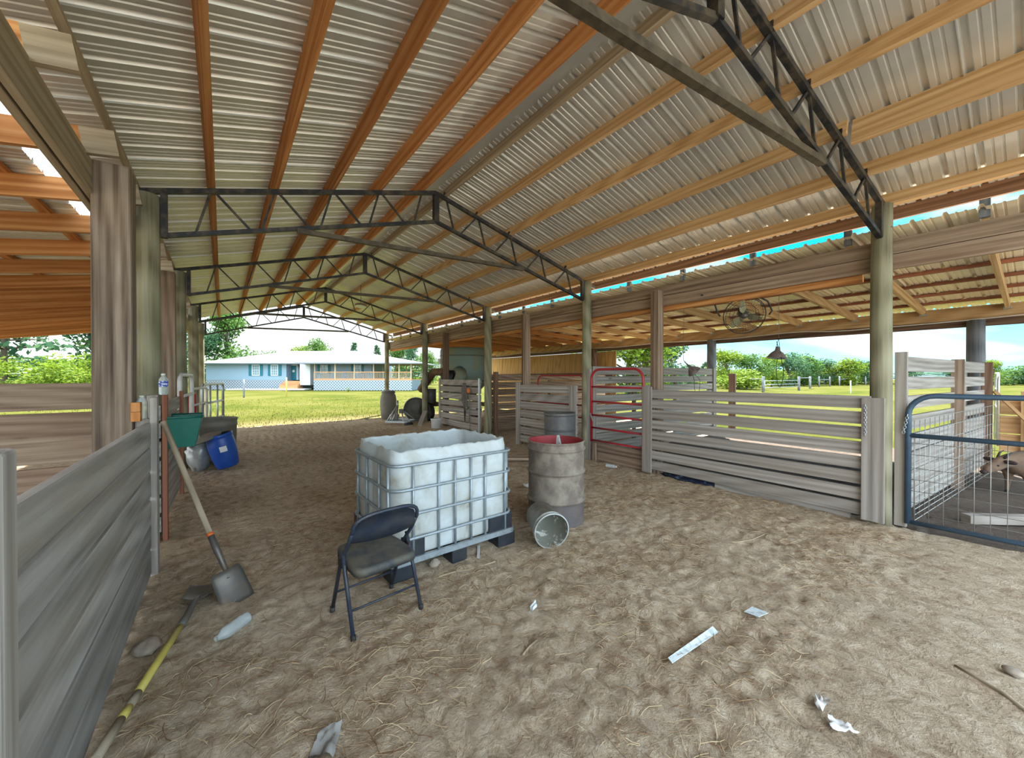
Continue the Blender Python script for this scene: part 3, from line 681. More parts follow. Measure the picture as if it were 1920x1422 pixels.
pts.append((.222,-.155,.63)); b=MB(); b.tube(pts,r,10); obj('back_frame',b,M['chair'],ch,local=True)
b=MB(); n=14; base=len(b.v)
for j,(th) in enumerate((.006,-.006)):
    for i in range(n+1):
        u=-1+2*i/n; x=.217*u; top=.64+.095*max(0,1-abs(u)**2.6)**.5; low=.548+.012*u*u
        for zz in (low,(low+top)/2,top):
            f=(zz-.55)/.19; b.v.append(Vector((x,-.118-.075*f-.028*(1-u*u)+th,zz)))
for j in range(2):
    for i in range(n):
        for k in range(2):
            q=base+j*(n+1)*3+i*3+k; f=(q,q+3,q+4,q+1); b.face(f if j else f[::-1],None,True)
for i in range(n):
    for k in (0,2):
        q=base+i*3+k; w2=(n+1)*3; b.face((q,q+3,q+3+w2,q+w2))
obj('backrest',b,M['chair'],ch,local=True)
b=MB(); P=resample(rrect(.208,.215,.055,4),40); base=len(b.v)
lv=[(.378,.96),(.368,1.0),(.403,1.0),(.415,.975),(.421,.9)]
for z,k in lv:
    for p in P: b.v.append(Vector((p.x*k*(1 if p.y<0 else 1-.10*p.y/.2),p.y*k+.01,z+.02*(p.y/.2)*.6)))
for i in range(len(lv)-1):
    for k in range(40): b.face((base+i*40+k,base+i*40+(k+1)%40,base+(i+1)*40+(k+1)%40,base+(i+1)*40+k),None,True)
b.face([base+k for k in reversed(range(40))]); b.face([base+(len(lv)-1)*40+k for k in range(40)])
obj('seat',b,M['seat'],ch,local=True)
for nm,y0,z0,q in (('rear_stretcher',-.145,.15,.229),('front_stretcher',.15,.145,.214)):
    b=MB(); b.tube([(-q,y0,z0),(q,y0,z0)],.0075,8); b.tube([(-q,y0+.012,z0+.022),(q,y0+.012,z0+.022)],.005,6) if 0 else None; obj(nm,b,M['chair'],ch,local=True)
# ================================================================== SHOVELS
def blade(b,M4,w,l):
    nu,nv=8,8; base=len(b.v)
    for th in (.0,-.004):
        for j in range(nv+1):
            for i in range(nu+1):
                u=-1+2*i/nu; v=j/nv; ww=w*(.92+.08*v)*(1 if v>.06 else .85)
                b.v.append(M4@Vector((u*ww/2,v*l,.028*u*u*(1-.3*v)+.012*math.sin(v*PI)*-1+th+.02*(1-v)**6)))
    w2=(nu+1)*(nv+1)
    for j in range(nv):
        for i in range(nu):
            q=base+j*(nu+1)+i; b.face((q,q+1,q+nu+2,q+nu+1),None,True); b.face((q+w2,q+w2+nu+1,q+w2+nu+2,q+w2+1),None,True)
    edge=[j*(nu+1) for j in range(nv+1)]+[nv*(nu+1)+i for i in range(1,nu+1)]+[j*(nu+1)+nu for j in range(nv-1,-1,-1)]+[i for i in range(nu-1,0,-1)]
    for i in range(len(edge)):
        a=base+edge[i]; c=base+edge[(i+1)%len(edge)]; b.face((a,a+w2,c+w2,c))
def shovel(label,top,tip,up,bl,bw,mats,rings=(),bend=.05,handle_split=()):
    top=Vector(top); tip=Vector(tip); d=(tip-top).normalized(); L=(tip-top).length; up=Vector(up); sd=d.cross(up).normalized(); nrm=sd.cross(d)
    t=thing('shovel',label,'shovel',tip)
    P=lambda s,o=0: top+d*s+nrm*o
    s0=L-bl-.26
    if not handle_split: handle_split=((0,s0+.02,mats[0]),)
    for a,c,mm in handle_split:
        b=MB(); b.tube([P(a),P((a+c)/2),P(c)],[.019,.0195,.0185],12); obj('handle',b,M[mm],t)
    for a,c,mm in rings:
        b=MB(); b.tube([P(a),P(c)],.0225,12); obj('collar',b,M[mm],t)
    b=MB(); b.tube([P(s0-.02),P(s0+.1),P(s0+.18,bend*.5),P(s0+.25,bend*.6),P(s0+.32,bend*.15)],[.023,.022,.019,.016,.011],12); obj('socket',b,M[mats[1]],t)
    m=Matrix((sd,d,nrm)).transposed().to_4x4(); m.translation=P(L-bl,0.0); b=MB(); blade(b,m,bw,bl); obj('blade',b,M[mats[1]],t)
    return t
shovel('square-bladed shovel leaning on the plank pen post, orange band on its grey handle',(-.385,4.17,1.235),(.085,3.36,-.005),(-.1,-.85,.45),.25,.2,('shaftgrey','steel'),rings=((1.0,1.045,'orange'),),bend=-.05)
hy=lambda x,y:on(x,y)
shovel('yellow-handled shovel lying on the sand along the plank pen',(-.425,2.28,.035),(-.10,3.66,.055),(0,0,1),.24,.2,('yellow','steel'),handle_split=((0,.20,'shaftgrey'),(.20,.27,'yellow'),(.27,.36,'shaftgrey'),(.36,.96,'yellow')),bend=.03)
# ================================================================== BOTTLES
def bottle(label,o,ax,mats,r=.032,h=.205,lab=True,cap=None):
    t=thing('plastic_bottle',label,'bottle',Vector(o)); m=axis_M(o,ax)
    pr=[(.001,.004),(r*.8,.0),(r,.012)]
    for i in range(8): pr+= [(r*.965,.02+i*.0145),(r,.027+i*.0145)]
    pr+=[(r,h*.70),(r*.85,h*.8),(r*.5,h*.9),(r*.42,h*.93),(r*.42,h)]
    b=MB(); b.lathe(pr,20,m); obj('bottle_body',b,M[mats[0]],t)
    if lab: b=MB(); b.lathe([(r*1.02,h*.40),(r*1.02,h*.68)],20,m); obj('bottle_label',b,M[mats[1]],t)
    if cap: b=MB(); b.lathe([(r*.46,h*.95),(r*.46,h*1.0),(r*.44,h*1.035),(.001,h*1.04)],16,m); obj('bottle_cap',b,M[cap],t)
    return t
bottle('dusty clear bottle lying on the sand beside the yellow shovel',(.125,3.03,.045),(-.155,-.14,.0),('clear','clear'),r=.036,h=.22,lab=False)
bottle('water bottle with a blue label standing on a fence post',(-.465,5.06,1.42),(0,0,1),('clear','label'),r=.036,h=.2,cap='white')
bottle('ribbed clear bottle standing beside the pen post, behind the shovel handle',(-.505,4.30,1.24) if 0 else (-.525,4.30,1.245),(0,0,1),('clear','clear'),r=.036,h=.2,lab=False)
bottle('small clear bottle lying under the red tube gate',(5.42,4.52,.03),(.3,-.9,.0),('clear','white'),r=.035,h=.19,lab=False,cap='white')
b=MB(); b.box((-.545,4.20,1.285),(.055,.08,.075)); b.box((-.545,4.20,1.36),(.055,.08,.072)); tag(obj('wood_block',b,M['pine_orange'],loc=(-.545,4.2,1.3),bevel=.003),'fresh orange wood block nailed to the pen post','wood block')
# ================================================================== GREEN FEEDER
t=thing('feeder','dark green plastic feeder hung on the shovel side fence','feeder',(-.3,5.2,.9))
def trough(nm,mat,i):
    b=MB(); x0,x1,y0,y1=-.438,-.17,5.02,5.42; zt_,zb=1.195,.895
    T=[(x0,y0),(x1,y0),(x1,y1),(x0,y1)]; B=[(x0,y0+.03),(x1-.055,y0+.03),(x1-.055,y1-.03),(x0,y1-.03)]
    q=.012
    O=[Vector((x,y,zb)) for x,y in B]+[Vector((x,y,zt_)) for x,y in T]
    cx,cy=(x0+x1)/2,(y0+y1)/2
    I=[Vector((cx+(v.x-cx)*.92,cy+(v.y-cy)*.94,v.z+(q if k<4 else .0))) for k,v in enumerate(O)]
    b.v=O+I
    for k in range(4):
        k2=(k+1)%4; b.face((k,k2,4+k2,4+k)); b.face((8+k2,8+k,12+k,12+k2)); b.face((4+k,4+k2,12+k2,12+k))
    b.face((3,2,1,0)); b.face((8,9,10,11)); return obj(nm,b,M[mat],t,bevel=.01)
trough('feeder_bin','green',0)
b=MB(); b.tube([(-.438,5.02,1.195),(-.17,5.02,1.195),(-.17,5.42,1.195),(-.438,5.42,1.195)],.012,8); obj('feeder_rim',b,M['green'],t)
# ================================================================== FAR SHOVEL SIDE
def Mtilt(o,rx,ry): return Matrix.Translation(o)@Matrix.Rotation(ry,4,'Y')@Matrix.Rotation(rx,4,'X')
t=thing('plastic_barrel','blue plastic barrel tilted on its edge with a white sticker','barrel',(.02,8.3,0)); m=Mtilt((.07,8.25,.06),0,-.24)
b=MB(); b.lathe([(.001,0),(.145,.0),(.165,.03),(.19,.2),(.2,.36),(.194,.50),(.188,.52),(.197,.53),(.197,.575),(.187,.58)],30,m); obj('barrel_body',b,M['blue'],t)
b=MB(); b.lathe([(.187,.58),(.18,.54),(.17,.1),(.001,.09)],30,m); obj('barrel_inside',b,M['blackplastic'],t)
b=MB(); n=6; base=0
a0=math.atan2(-.78,.05)
for k in range(n+1):
    a=a0-.26+.5*k/n
    for zz in (.29,.38): b.v.append(m@Vector((.2035*math.cos(a),.2035*math.sin(a),zz)))
for k in range(n): b.face((2*k,2*k+2,2*k+3,2*k+1))
obj('sticker',b,M['white'],t)
b=MB(); m2=Mtilt((-.26,8.28,.55),.1,-.35); b.lathe([(.001,.0),(.25,.0),(.258,.012),(.25,.03),(.001,.035)],28,m2); tag(obj('barrel_lid',b,M['tubgrey'],loc=(-.26,8.28,.55)),'round grey lid lying tilted on the silver bag beside the blue barrel','lid')
t=thing('stock_tub','big round grey stock tub behind the blue barrel','tub',(-.12,9.2,0)); m=Matrix.Translation((-.12,9.2,.02))
b=MB(); b.lathe([(.001,0),(.29,.0),(.315,.05),(.335,.64),(.345,.65),(.345,.71),(.34,.715),(.345,.77),(.36,.78),(.355,.795),(.34,.79)],36,m); obj('tub_wall',b,M['tubgrey'],t)
b=MB(); b.lathe([(.34,.79),(.325,.65),(.3,.06),(.001,.05)],36,m); obj('tub_inside',b,M['tubgrey'],t)
b=MB(); b.blob((-.33,8.48,.27),(.17,.2,.29),3,.2,22,14,2.2); tag(obj('feed_sack',b,M['bag'],loc=(-.33,8.48,0)),'crumpled silver grey sack slumped behind the blue barrel','sack')
# ================================================================== GATE SIDE SMALL THINGS
# chain on the post board
def chain(nm,label,pts,parent=None):
    b=MB(); P=[Vector(p) for p in pts]
    for i in range(len(P)-1):
        a,c=P[i],P[i+1]; d=(c-a); L=d.length; d.normalize(); s=Vector((0,1,0)) if i%2 else Vector((1,0,0)); s=(s-d*s.dot(d)).normalized(); mid=(a+c)/2
        b.tube([mid+d*(L*.68*math.cos(k*PI/5))+s*(.011*math.sin(k*PI/5)) for k in range(10)],.0035,5,closed=True)
    return tag(obj(nm,b,M['zinc'],loc=P[0]),label,'chain')
cx=5.528
pts=[(cx,1.09,1.30-.026*i) for i in range(14)]
chain('chain','grey link chain hanging on the board of the nearest round post',pts)
pts=[(cx,1.03+.02*math.sin(i*.5),1.30-.02*abs(3-i)) for i in range(3)]
chain('chain','short chain between the pen wall upright and the blue grey gate',[(5.75,.80+.004*i,1.20-.025*i) for i in range(9)])
# fan
fc=Vector((6.4,2.665,2.53)); t=thing('basket_fan','old basket fan hung under the stall header beam','fan',fc)
fa=Vector((-.72,-.55,-.42)).normalized(); m=axis_M(fc,fa)@Matrix.Scale(.9,4)
for rr,zz in ((.32,.0),(.30,.07),(.30,-.07),(.2,.095),(.2,-.095),(.09,.11),(.09,-.11)):
    b=MB(); b.tube([m@Vector((rr*math.cos(a),rr*math.sin(a),zz)) for a in [2*PI*i/36 for i in range(36)]],.006 if rr==.32 else .003,6,closed=True); obj('guard_ring',b,M['darksteel'],t)
b=MB()
for i in range(36):
    a=2*PI*i/36
    for s in (-1,1): b.tube([m@Vector((q*math.cos(a),q*math.sin(a),s*z)) for q,z in ((.05,.112),(.2,.097),(.29,.075),(.32,0))],.0014,4,cap=False)
obj('guard_wires',b,M['darksteel'],t)
b=MB(); b.lathe([(.001,-.16),(.06,-.16),(.075,-.14),(.075,-.04),(.05,-.02),(.045,.03),(.001,.035)],20,m); obj('fan_motor',b,M['steel'],t)
for k in range(3):
    b=MB(); nu=8
    for th in (0,.003):
        for i in range(nu+1):
            q=.045+.225*i/nu; wd=.5*math.sin(PI*(.25+.62*i/nu))
            for j in range(5):
                a=2*PI*k/3+.35+(j/4-.5)*wd*2.0*(.12/q if q>.12 else 1); b.v.append(m@Vector((q*math.cos(a),q*math.sin(a),.03*(j/4-.5)*2+th)))
    w2=(nu+1)*5
    for i in range(nu):
        for j in range(4):
            q=i*5+j; b.face((q,q+5,q+6,q+1),None,True); b.face((q+w2,q+w2+1,q+w2+6,q+w2+5),None,True)
    obj('fan_blade',b,M['fan'],t)
for s in (-1,1):
    q=Vector((.596,-.803,0)).cross(Vector((0,0,1)))
    side=Vector((.64,-.77,0)); p=fc+side*(.335*s)
    b=MB(); b.tube([p,p+side*(.04*s)+Vector((0,0,.06)),p+side*(.03*s)+Vector((-.05,.03,.2)),p-side*(.02*s)+Vector((-.2,.1,.3)),p-side*(.06*s)+Vector((-.4,.15,.3))],.013,8); obj('hanger_arm',b,M['dark_post'] if 0 else M['darksteel'],t)
# heat lamps
def lamp(label,o,R0,top,tilt,loop=True):
    t=thing('heat_lamp',label,'heat lamp',o); m=axis_M(o,(tilt[0],tilt[1],1))
    b=MB(); b.lathe([(R0,0),(R0*.98,.006),(R0*.62,.075),(R0*.36,.105),(.03,.12),(.026,.17),(.001,.172)],28,m); obj('lamp_shade',b,M['lampshade'],t)
    b=MB(); b.lathe([(R0*.985,.001),(R0*.6,.07),(R0*.34,.1),(.001,.11)],28,m); obj('shade_lining',b,M['lampinner'],t)
    b=MB(); b.lathe([(.001,.0),(.03,.012),(.042,.04),(.03,.08),(.015,.1)],18,m); obj('bulb',b,M['white'],t)
    b=MB()
    for s in (-1,1): b.tube([m@Vector((s*R0*.75,0,.06)),m@Vector((s*.04,0,.2)),m@Vector((0,0,.3))],.0035,6)
    obj('wire_bail',b,M['darksteel'],t)
    b=MB(); pt=m@Vector((0,0,.3)); b.tube([pt,(pt.x,pt.y,top)],.0035,6); obj('hanging_cord',b,M['rope'],t)
    if loop:
        pts=[m@Vector((0,0,.17)),m@Vector((.05,0,.26))]
        for i in range(13):
            a=PI*i/12; pts.append(Vector(o)+Vector((.055*CS*math.cos(a)+.04,-.055*SN*math.cos(a)-.03,-.15-.28*math.sin(a)*(1))))
        pts.append(m@Vector((-.02,.0,.12))); b=MB(); b.tube(pts,.0045,6); obj('power_cord',b,M['rubber'],t)
    return t
lamp('brown-shaded heat lamp hanging nearest the round gate post, long cord loop',(6.6,2.3,1.87),.13,3.0,(.12,-.05))
lamp('heat lamp hanging over the slatted partition with a shiny open shade',(7.06,3.8,1.68),.125,2.98,(-.75,.55))
t=thing('pendant_light','round flat pendant light high under the main roof','pendant light',(3.03,11.0,3.5)); m=axis_M((3.03,11.0,3.5),(.1,.12,1))
b=MB(); b.lathe([(.001,.01),(.15,.008),(.165,.02),(.15,.055),(.05,.09),(.001,.092)],28,m); obj('light_housing',b,M['lampshade'],t)
b=MB(); b.lathe([(.001,.0),(.146,.004)],28,m); obj('diffuser',b,M['lampinner'],t)
b=MB(); b.tube([(3.03,11.0,3.58),(3.04,11.02,3.75),(3.03,11.0,4.1)],.006,6); obj('cord',b,M['darksteel'],t)
# ropes and halters on the pen fence
t=thing('rope_bundle','grey bundle of ropes and halters hanging on the pen boards','ropes',(5.55,9.78,.9))
for k in range(12):
    y=9.78+R.uniform(-.09,.09); z=1.36+R.uniform(-.03,.05); dz=R.uniform(.34,.72); wd=R.uniform(.04,.11)
    b=MB(); b.tube([Vector((5.555+R.uniform(-.03,.02)+.012*math.sin(3*a),y+wd*math.sin(a)*(.6+.4*math.sin(a/2)),z-dz*(.5-.5*math.cos(a)))) for a in [2*PI*i/18 for i in range(18)]],.009,6,closed=True); obj('rope_loop',b,M['rope'],t)
b=MB(); b.tube([(5.55,9.72,.75),(5.54,9.70,.5),(5.55,9.73,.32),(5.55,9.76,.5),(5.55,9.75,.8)],.014,6); obj('strap_end',b,M['rubber'],t)
t=thing('lead_line','thin pale lead line with an orange float beside the rope bundle','lead line',(5.55,9.45,.7))
b=MB(); b.tube([(5.55,9.42,1.38),(5.55,9.45,1.1),(5.555,9.44,.6),(5.55,9.45,.1)],.009,6); obj('line',b,M['rope'],t)
b=MB(); b.tube([(5.55,9.5,1.2),(5.555,9.5,.8),(5.55,9.49,.3)],.009,6); obj('line',b,M['rope'],t)
b=MB(); b.blob((5.53,9.5,1.2),(.045,.05,.08),2,.05,14,10); obj('float',b,M['orange'],t)
# tarp under the long fence, loose boards
b=MB(); b.blob((5.72,3.15,.01),(.07,.42,.06),5,.3,24,8,2.5); tag(obj('crumpled_tarp',b,M['tarp'],loc=(5.72,3.15,0)),'dark blue crumpled plastic poking out under the long board fence','plastic sheet')
b=MB(); b.beam((5.70,2.75,.035),(5.72,1.25,.02),.05,.1); tag(obj('loose_board',b,M['weathered'],loc=(5.7,2,0)),'grey board on the ground along the foot of the long fence','board')
b=MB(); b.beam((4.3,5.95,.05),(4.95,5.45,.045),.14,.045); tag(obj('loose_board',b,M['weathered_brown'],loc=(4.6,5.7,0)),'short brown board on the sand between the two drums','board')
b=MB(); b.beam((6.5,.45,.05),(8.4,-1.2,.06),.1,.09); tag(obj('loose_board',b,M['weathered'],loc=(7.4,-.3,0)),'grey beam lying on dark bedding behind the blue grey gate','board')
# plank panel and braces at the frame edge
fence('wide_fence','sunlit tan board panel behind the goat at the frame edge',(10.75,.37),(11.0,-1.6),[(1.1,.3),(.78,.3),(.46,.3)],.04,'pine_tan',[(10.7,.1,.06,.1,0,1.35,'pine_tan')],cat='panel')
b=MB(); b.beam((10.45,.42,1.35),(10.62,-.3,.3),.1,.04); b2=b; tag(obj('diagonal_brace',b,M['pine_tan'],loc=(10.5,0,.8)),'tan diagonal brace board in front of the tan panel','brace')
# ================================================================== HOUSE SIDE THINGS AT THE OPEN END
t=thing('clay_barrel','tall grey-brown barrel at the lawn edge before the farthest post','barrel',(4.97,14.45,0)); T=Matrix.Translation((4.97,14.45,-.03))
b=MB(); b.lathe([(.001,0),(.22,.0),(.25,.05),(.265,.2),(.28,.22),(.275,.26),(.295,.5),(.30,.7),(.27,.9),(.235,.98),(.22,1.0),(.25,1.02),(.25,1.05),(.225,1.07),(.235,1.1),(.001,1.1)],30,T); obj('barrel_body',b,M['tubgrey'],t)
b=MB(); b.lathe([(.252,1.015),(.258,1.03),(.252,1.05)],30,T); obj('barrel_ring',b,M['steel'],t)
b=MB(); b.box((5.02,13.95,.11),(.3,.2,.22)); tag(obj('concrete_block',b,M['stone'],loc=(5.02,13.95,0),bevel=.01),'pale block on the ground at the foot of the grey-brown barrel','block')
t=thing('hitch_frame','pale grey steel hitch frame lying on the sand by the barrel','hitch frame',(4.76,12.85,0))
def q(lat,z,dep=13.15): return W(lat,dep,z)
bs=[(-4.25,.1),(-3.35,.05),(-3.55,.07)]
b=MB(); b.beam(q(-4.22,.09,13.0),q(-3.45,.07,12.9),.06,.06); b.beam(q(-4.22,.09,13.0),q(-3.95,.1,13.6),.06,.06); b.beam(q(-3.45,.07,12.9),q(-3.3,.08,13.5),.06,.06); b.beam(q(-3.95,.1,13.6),q(-3.3,.08,13.5),.06,.06); obj('base_frame',b,M['zinc'],t)
for a,c in (((-4.18,.1,13.0),(-3.9,.62,13.25)),((-3.98,.1,13.5),(-3.9,.62,13.25)),((-4.0,.1,12.95),(-3.88,.5,13.2)),((-3.4,.08,12.95),(-3.72,.45,13.2)),((-3.3,.08,13.45),(-3.72,.45,13.2)),((-3.62,.1,12.95),(-3.74,.45,13.2))):
    b=MB(); b.tube([q(a[0],a[1],a[2]),q(c[0],c[1],c[2])],.025,8); obj('strut',b,M['zinc'],t)
b=MB(); b.tube([q(-3.9,.5,13.25),q(-3.9,.78,13.25)],.035,10); obj('jack_tube',b,M['zinc'],t)
b=MB(); b.box(q(-3.74,.42,13.2),(.16,.12,.14),-TH); obj('coupler',b,M['steel'],t)
b=MB(); b.lathe([(.001,0),(.14,0),(.14,.07),(.001,.075)],18,Matrix.Translation(q(-3.42,.0,12.85))); obj('foot_pad',b,M['blackplastic'],t)
t=thing('round_tub','round tub lying on its side behind the thin post','tub',(5.62,13.35,0)); m=axis_M((5.55,13.25,.42),(.45,.86,.12))
b=MB(); b.lathe([(.42,0),(.44,.0),(.44,.02),(.42,.03),(.36,.34),(.001,.35)],34,m); obj('tub_shell',b,M['bucket'],t)
b=MB(); b.lathe([(.42,0),(.35,.3),(.25,.32),(.24,.3),(.001,.31)],34,m); obj('tub_inside',b,M['tubgrey'],t)
t=thing('bucket','white bucket standing at the foot of the rope-hung pen fence','bucket',(5.30,11.08,0)); T=Matrix.Translation((5.30,11.08,-.01))
b=MB(); b.lathe([(.001,0),(.14,.0),(.16,.27),(.17,.275),(.17,.3),(.16,.302)],28,T); obj('bucket_shell',b,M['white'],t)
b=MB(); b.lathe([(.16,.302),(.135,.03),(.001,.03)],28,T); obj('bucket_lining',b,M['bucket'],t)
b=MB(); b.beam((5.05,11.75,.03),(5.5,12.35,.42),.14,.04); tag(obj('leaning_plank',b,M['weathered'],loc=(5.2,12,0)),'grey plank propped behind the white bucket','plank')
# feed grinder machine
mc=Vector((6.95,12.25,0)); t=thing('feed_grinder','large grey-green feed grinder machine parked under the stall roof','machine',mc); T=Matrix.Translation(mc)
b=MB(); b.lathe([(.001,.75),(.3,.78),(.82,1.35),(.84,1.4),(.84,2.5),(.80,2.6),(.001,2.66)],36,T); obj('tank',b,M['machine'],t)
b=MB(); b.lathe([(.846,1.42),(.86,1.44),(.846,1.46)],36,T); b.lathe([(.846,2.3),(.858,2.32),(.846,2.34)],36,T); obj('tank_band',b,M['steel'],t)
b=MB(); b.tube([mc+Vector((-.85,-.25,1.75)),mc+Vector((-.95,.5,1.75)),mc+Vector((-1.15,1.15,1.1))],.14,14); obj('auger_elbow',b,M['rust'],t)
b=MB(); b.tube([mc+Vector((-.98,-.35,1.55)),mc+Vector((-.7,-.62,1.55))],.26,18); obj('mill_housing',b,M['darksteel'],t)
b=MB(); b.tube([mc+Vector((-.8,-.75,1.3)),mc+Vector((-.62,-.95,1.62)),mc+Vector((-.52,-.6,1.7))],[.12,.2,.26],16); obj('discharge_spout',b,M['machine'],t)
b=MB(); b.lathe([(.001,1.2),(.15,1.2),(.15,1.36),(.19,1.37),(.19,1.4),(.001,1.42)],20,Matrix.Translation(mc+Vector((-.78,-.62,0)))); obj('spout_collar',b,M['machine'],t)
b=MB(); b.box(mc+Vector((-.9,.12,2.12)),(.05,.16,.18)); obj('gauge_box',b,M['white'],t,bevel=.01)
b=MB(); b.beam(mc+Vector((-.7,-1.2,.6)),mc+Vector((-.7,1.4,.6)),.12,.14); b.beam(mc+Vector((.6,-1.2,.6)),mc+Vector((.6,1.4,.6)),.12,.14); b.beam(mc+Vector((-.9,.9,.55)),mc+Vector((.9,.9,.55)),.1,.1); obj('chassis',b,M['rust'],t)
for s in (-1,1):
    m=axis_M(mc+Vector((s*.98-.1,.75,.33)),(1,0.25,0)); b=MB()
    b.lathe([(.18,-.09),(.27,-.1),(.32,-.09),(.33,-.07),(.322,-.06),(.335,-.045),(.325,-.03),(.338,-.015),(.328,0),(.338,.015),(.325,.03),(.335,.045),(.322,.06),(.33,.07),(.32,.09),(.27,.1),(.18,.09)],32,m); wt=obj('tyre',b,M['rubber'],t)
    b=MB(); b.lathe([(.001,-.04),(.18,-.06),(.19,-.08),(.19,.08),(.18,.06),(.001,.04)],24,m); obj('wheel_rim',b,M['white'],wt)
b=MB(); b.box(mc+Vector((-.95,1.05,.72)),(.3,.5,.05)); obj('fender',b,M['white'],t)
b=MB(); b.lathe([(.001,.66),(.2,.66),(.2,1.15),(.001,1.16)],20,Matrix.Translation(mc+Vector((-.95,.75,0)))); obj('oil_tank',b,M['drumgrey'],t)
# ================================================================== GOAT
gt=local(thing('goat','small brown goat with lowered dark head behind the blue grey gate','goat',W(7.18,5.3,-.02),rz=-TH))
def skin(name,pts,edges,mat,parent,sub=2):
    me=bpy.data.meshes.new(name); me.from_pydata([p[:3] for p in pts],edges,[]); me.materials.append(mat); o=link(name,me,mat,parent)
    sm=o.modifiers.new('skin','SKIN'); 
    for i,p in enumerate(pts): me.skin_vertices[0].data[i].radius=(p[3],p[4] if len(p)>4 else p[3])
    me.skin_vertices[0].data[0].use_root=True; sm.use_smooth_shade=True
    s2=o.modifiers.new('sub','SUBSURF'); s2.levels=sub; s2.render_levels=sub; return o
# local: -x is the way it faces, z up
V=[(.0,0,.44,.15,.17),(-.2,0,.45,.15,.175),(-.33,0,.45,.13,.15),(-.42,0,.47,.085,.10),(-.50,0,.45,.075,.085),(-.58,0,.41,.075,.085),(-.67,0,.36,.058,.06),(-.74,0,.325,.042,.042),
   (.22,0,.46,.145,.16),(.36,0,.47,.12,.14),(.45,0,.50,.03,.03),(.52,0,.55,.015,.015)]
E=[(0,1),(1,2),(2,3),(3,4),(4,5),(5,6),(6,7),(0,8),(8,9),(9,10),(10,11)]
def leg(root,x,y,hind):
    n=len(V)
    L=[(x,y,.32,.07),(x+(.05 if hind else .01),y*1.05,.22,.036),(x+(.015 if hind else .0),y*1.05,.12,.024),(x-.005,y*1.05,.03,.022)] if not hind else [(x-.02,y,.34,.085),(x-.04,y,.26,.05),(x+.06,y*1.05,.17,.028),(x+.02,y*1.05,.03,.022)]
    V.extend(L); E.append((root,n)); E.extend([(n,n+1),(n+1,n+2),(n+2,n+3)])
leg(2,-.31,.085,False); leg(2,-.27,-.085,False); leg(9,.34,.085,True); leg(9,.31,-.085,True)
gb=skin('body',V,E,M['fur'],gt)
for s in (-1,1):
    b=MB(); b.blob((-.53,s*.115,.47),(.035,.075,.028),s+4,.05,10,8); obj('ear',b,M['furdark'],gt,local=True)
    b=MB(); b.tube([(-.52,s*.035,.50),(-.47,s*.05,.57),(-.40,s*.06,.60)],[.016,.012,.004],8); obj('horn',b,M['hoof'],gt,local=True)
    b=MB(); b.blob((-.625,s*.062,.415),(.012,.01,.012),1,0,8,6); obj('eye',b,M['rubber'],gt,local=True)
b=MB(); b.blob((-.755,0,.318),(.03,.036,.03),2,.05,10,8); obj('muzzle',b,M['furdark'],gt,local=True)
for x,y in ((-.315,.09),(-.275,-.09),(.36,.09),(.33,-.09)):
    b=MB(); b.lathe([(.001,0),(.028,0),(.024,.05),(.001,.052)],12,Matrix.Translation((x,y,-.005))); obj('hoof',b,M['hoof'],gt,local=True)
# ================================================================== LITTER ON THE SAND
def slab(name,label,cat,corners,th,mat,z=.012,wav=.0):
    c=[gnd(*p) for p in corners]; P=[]
    for p in c: P.append(Vector((p.x,p.y,on(p.x,p.y)+z)))
    b=MB(); b.prism(P,(0,0,th)); ctr=sum(P,Vector())/len(P); return tag(obj(name,b,M[mat],loc=ctr),label,cat)
def crumple(name,label,cat,corners,mat,z=.02,amp=.02,seed=0,n=7):
    c=[gnd(*p) for p in corners]; b=MB()
    for th in (0,.003):
        for j in range(n+1):
            for i in range(n+1):
                u,v=i/n,j/n; p=c[0]*(1-u)*(1-v)+c[1]*u*(1-v)+c[2]*u*v+c[3]*(1-u)*v
                j2=1+.35*noise.noise(Vector((u*3,v*3,seed+7))); ctr=(c[0]+c[1]+c[2]+c[3])/4; p=ctr+(p-ctr)*j2
                b.v.append(Vector((p.x,p.y,on(p.x,p.y)+z+amp*noise.noise(Vector((u*3.2,v*3.2,seed)))+th)))
    w2=(n+1)**2
    for j in range(n):
        for i in range(n):
            q=j*(n+1)+i; b.face((q,q+1,q+n+2,q+n+1),None,True); b.face((q+w2,q+w2+n+1,q+w2+n+2,q+w2+1),None,True)
    ctr=sum(c,Vector())/4; return tag(obj(name,b,M[mat],loc=ctr),label,cat)
slab('paper_strip','long white printed strip lying on the sand','strip',[(1254,1248),(1262,1257),(1348,1187),(1338,1180)],.004,'paper',.026)
slab('paper_card','small pale printed card flat on the sand','card',[(1397,1157),(1425,1170),(1443,1160),(1412,1147)],.003,'paper',.026)
crumple('paper_scrap','torn white paper scrap in the straw, the upper of two','paper scrap',[(1526,1311),(1540,1340),(1560,1328),(1540,1314)],'white',.02,.03,2)
crumple('paper_scrap','torn white paper scrap in the straw, the lower of two','paper scrap',[(1556,1354),(1560,1374),(1612,1386),(1590,1368)],'white',.02,.03,3)
crumple('paper_scrap','tiny white scrap beside the tipped bucket','paper scrap',[(980,911),(984,917),(992,916),(992,909)],'white',.03,.01,4)
crumple('paper_scrap','small translucent scrap midway between chair and white strip','paper scrap',[(993,1148),(997,1155),(1007,1143),(1004,1136)],'paper',.02,.02,5)
crumple('rag','torn grey rag half buried at the near edge of the sand','rag',[(575,1425),(622,1428),(640,1366),(600,1388)],'cloth',.02,.03,6)
def stick(label,pxs,r,mat,name='stick'):
    P=[gnd(*p) for p in pxs]; b=MB(); b.tube([Vector((p.x,p.y,on(p.x,p.y)+r*.8)) for p in P],r,8); return tag(obj(name,b,M[mat],loc=P[0]),label,'stick')
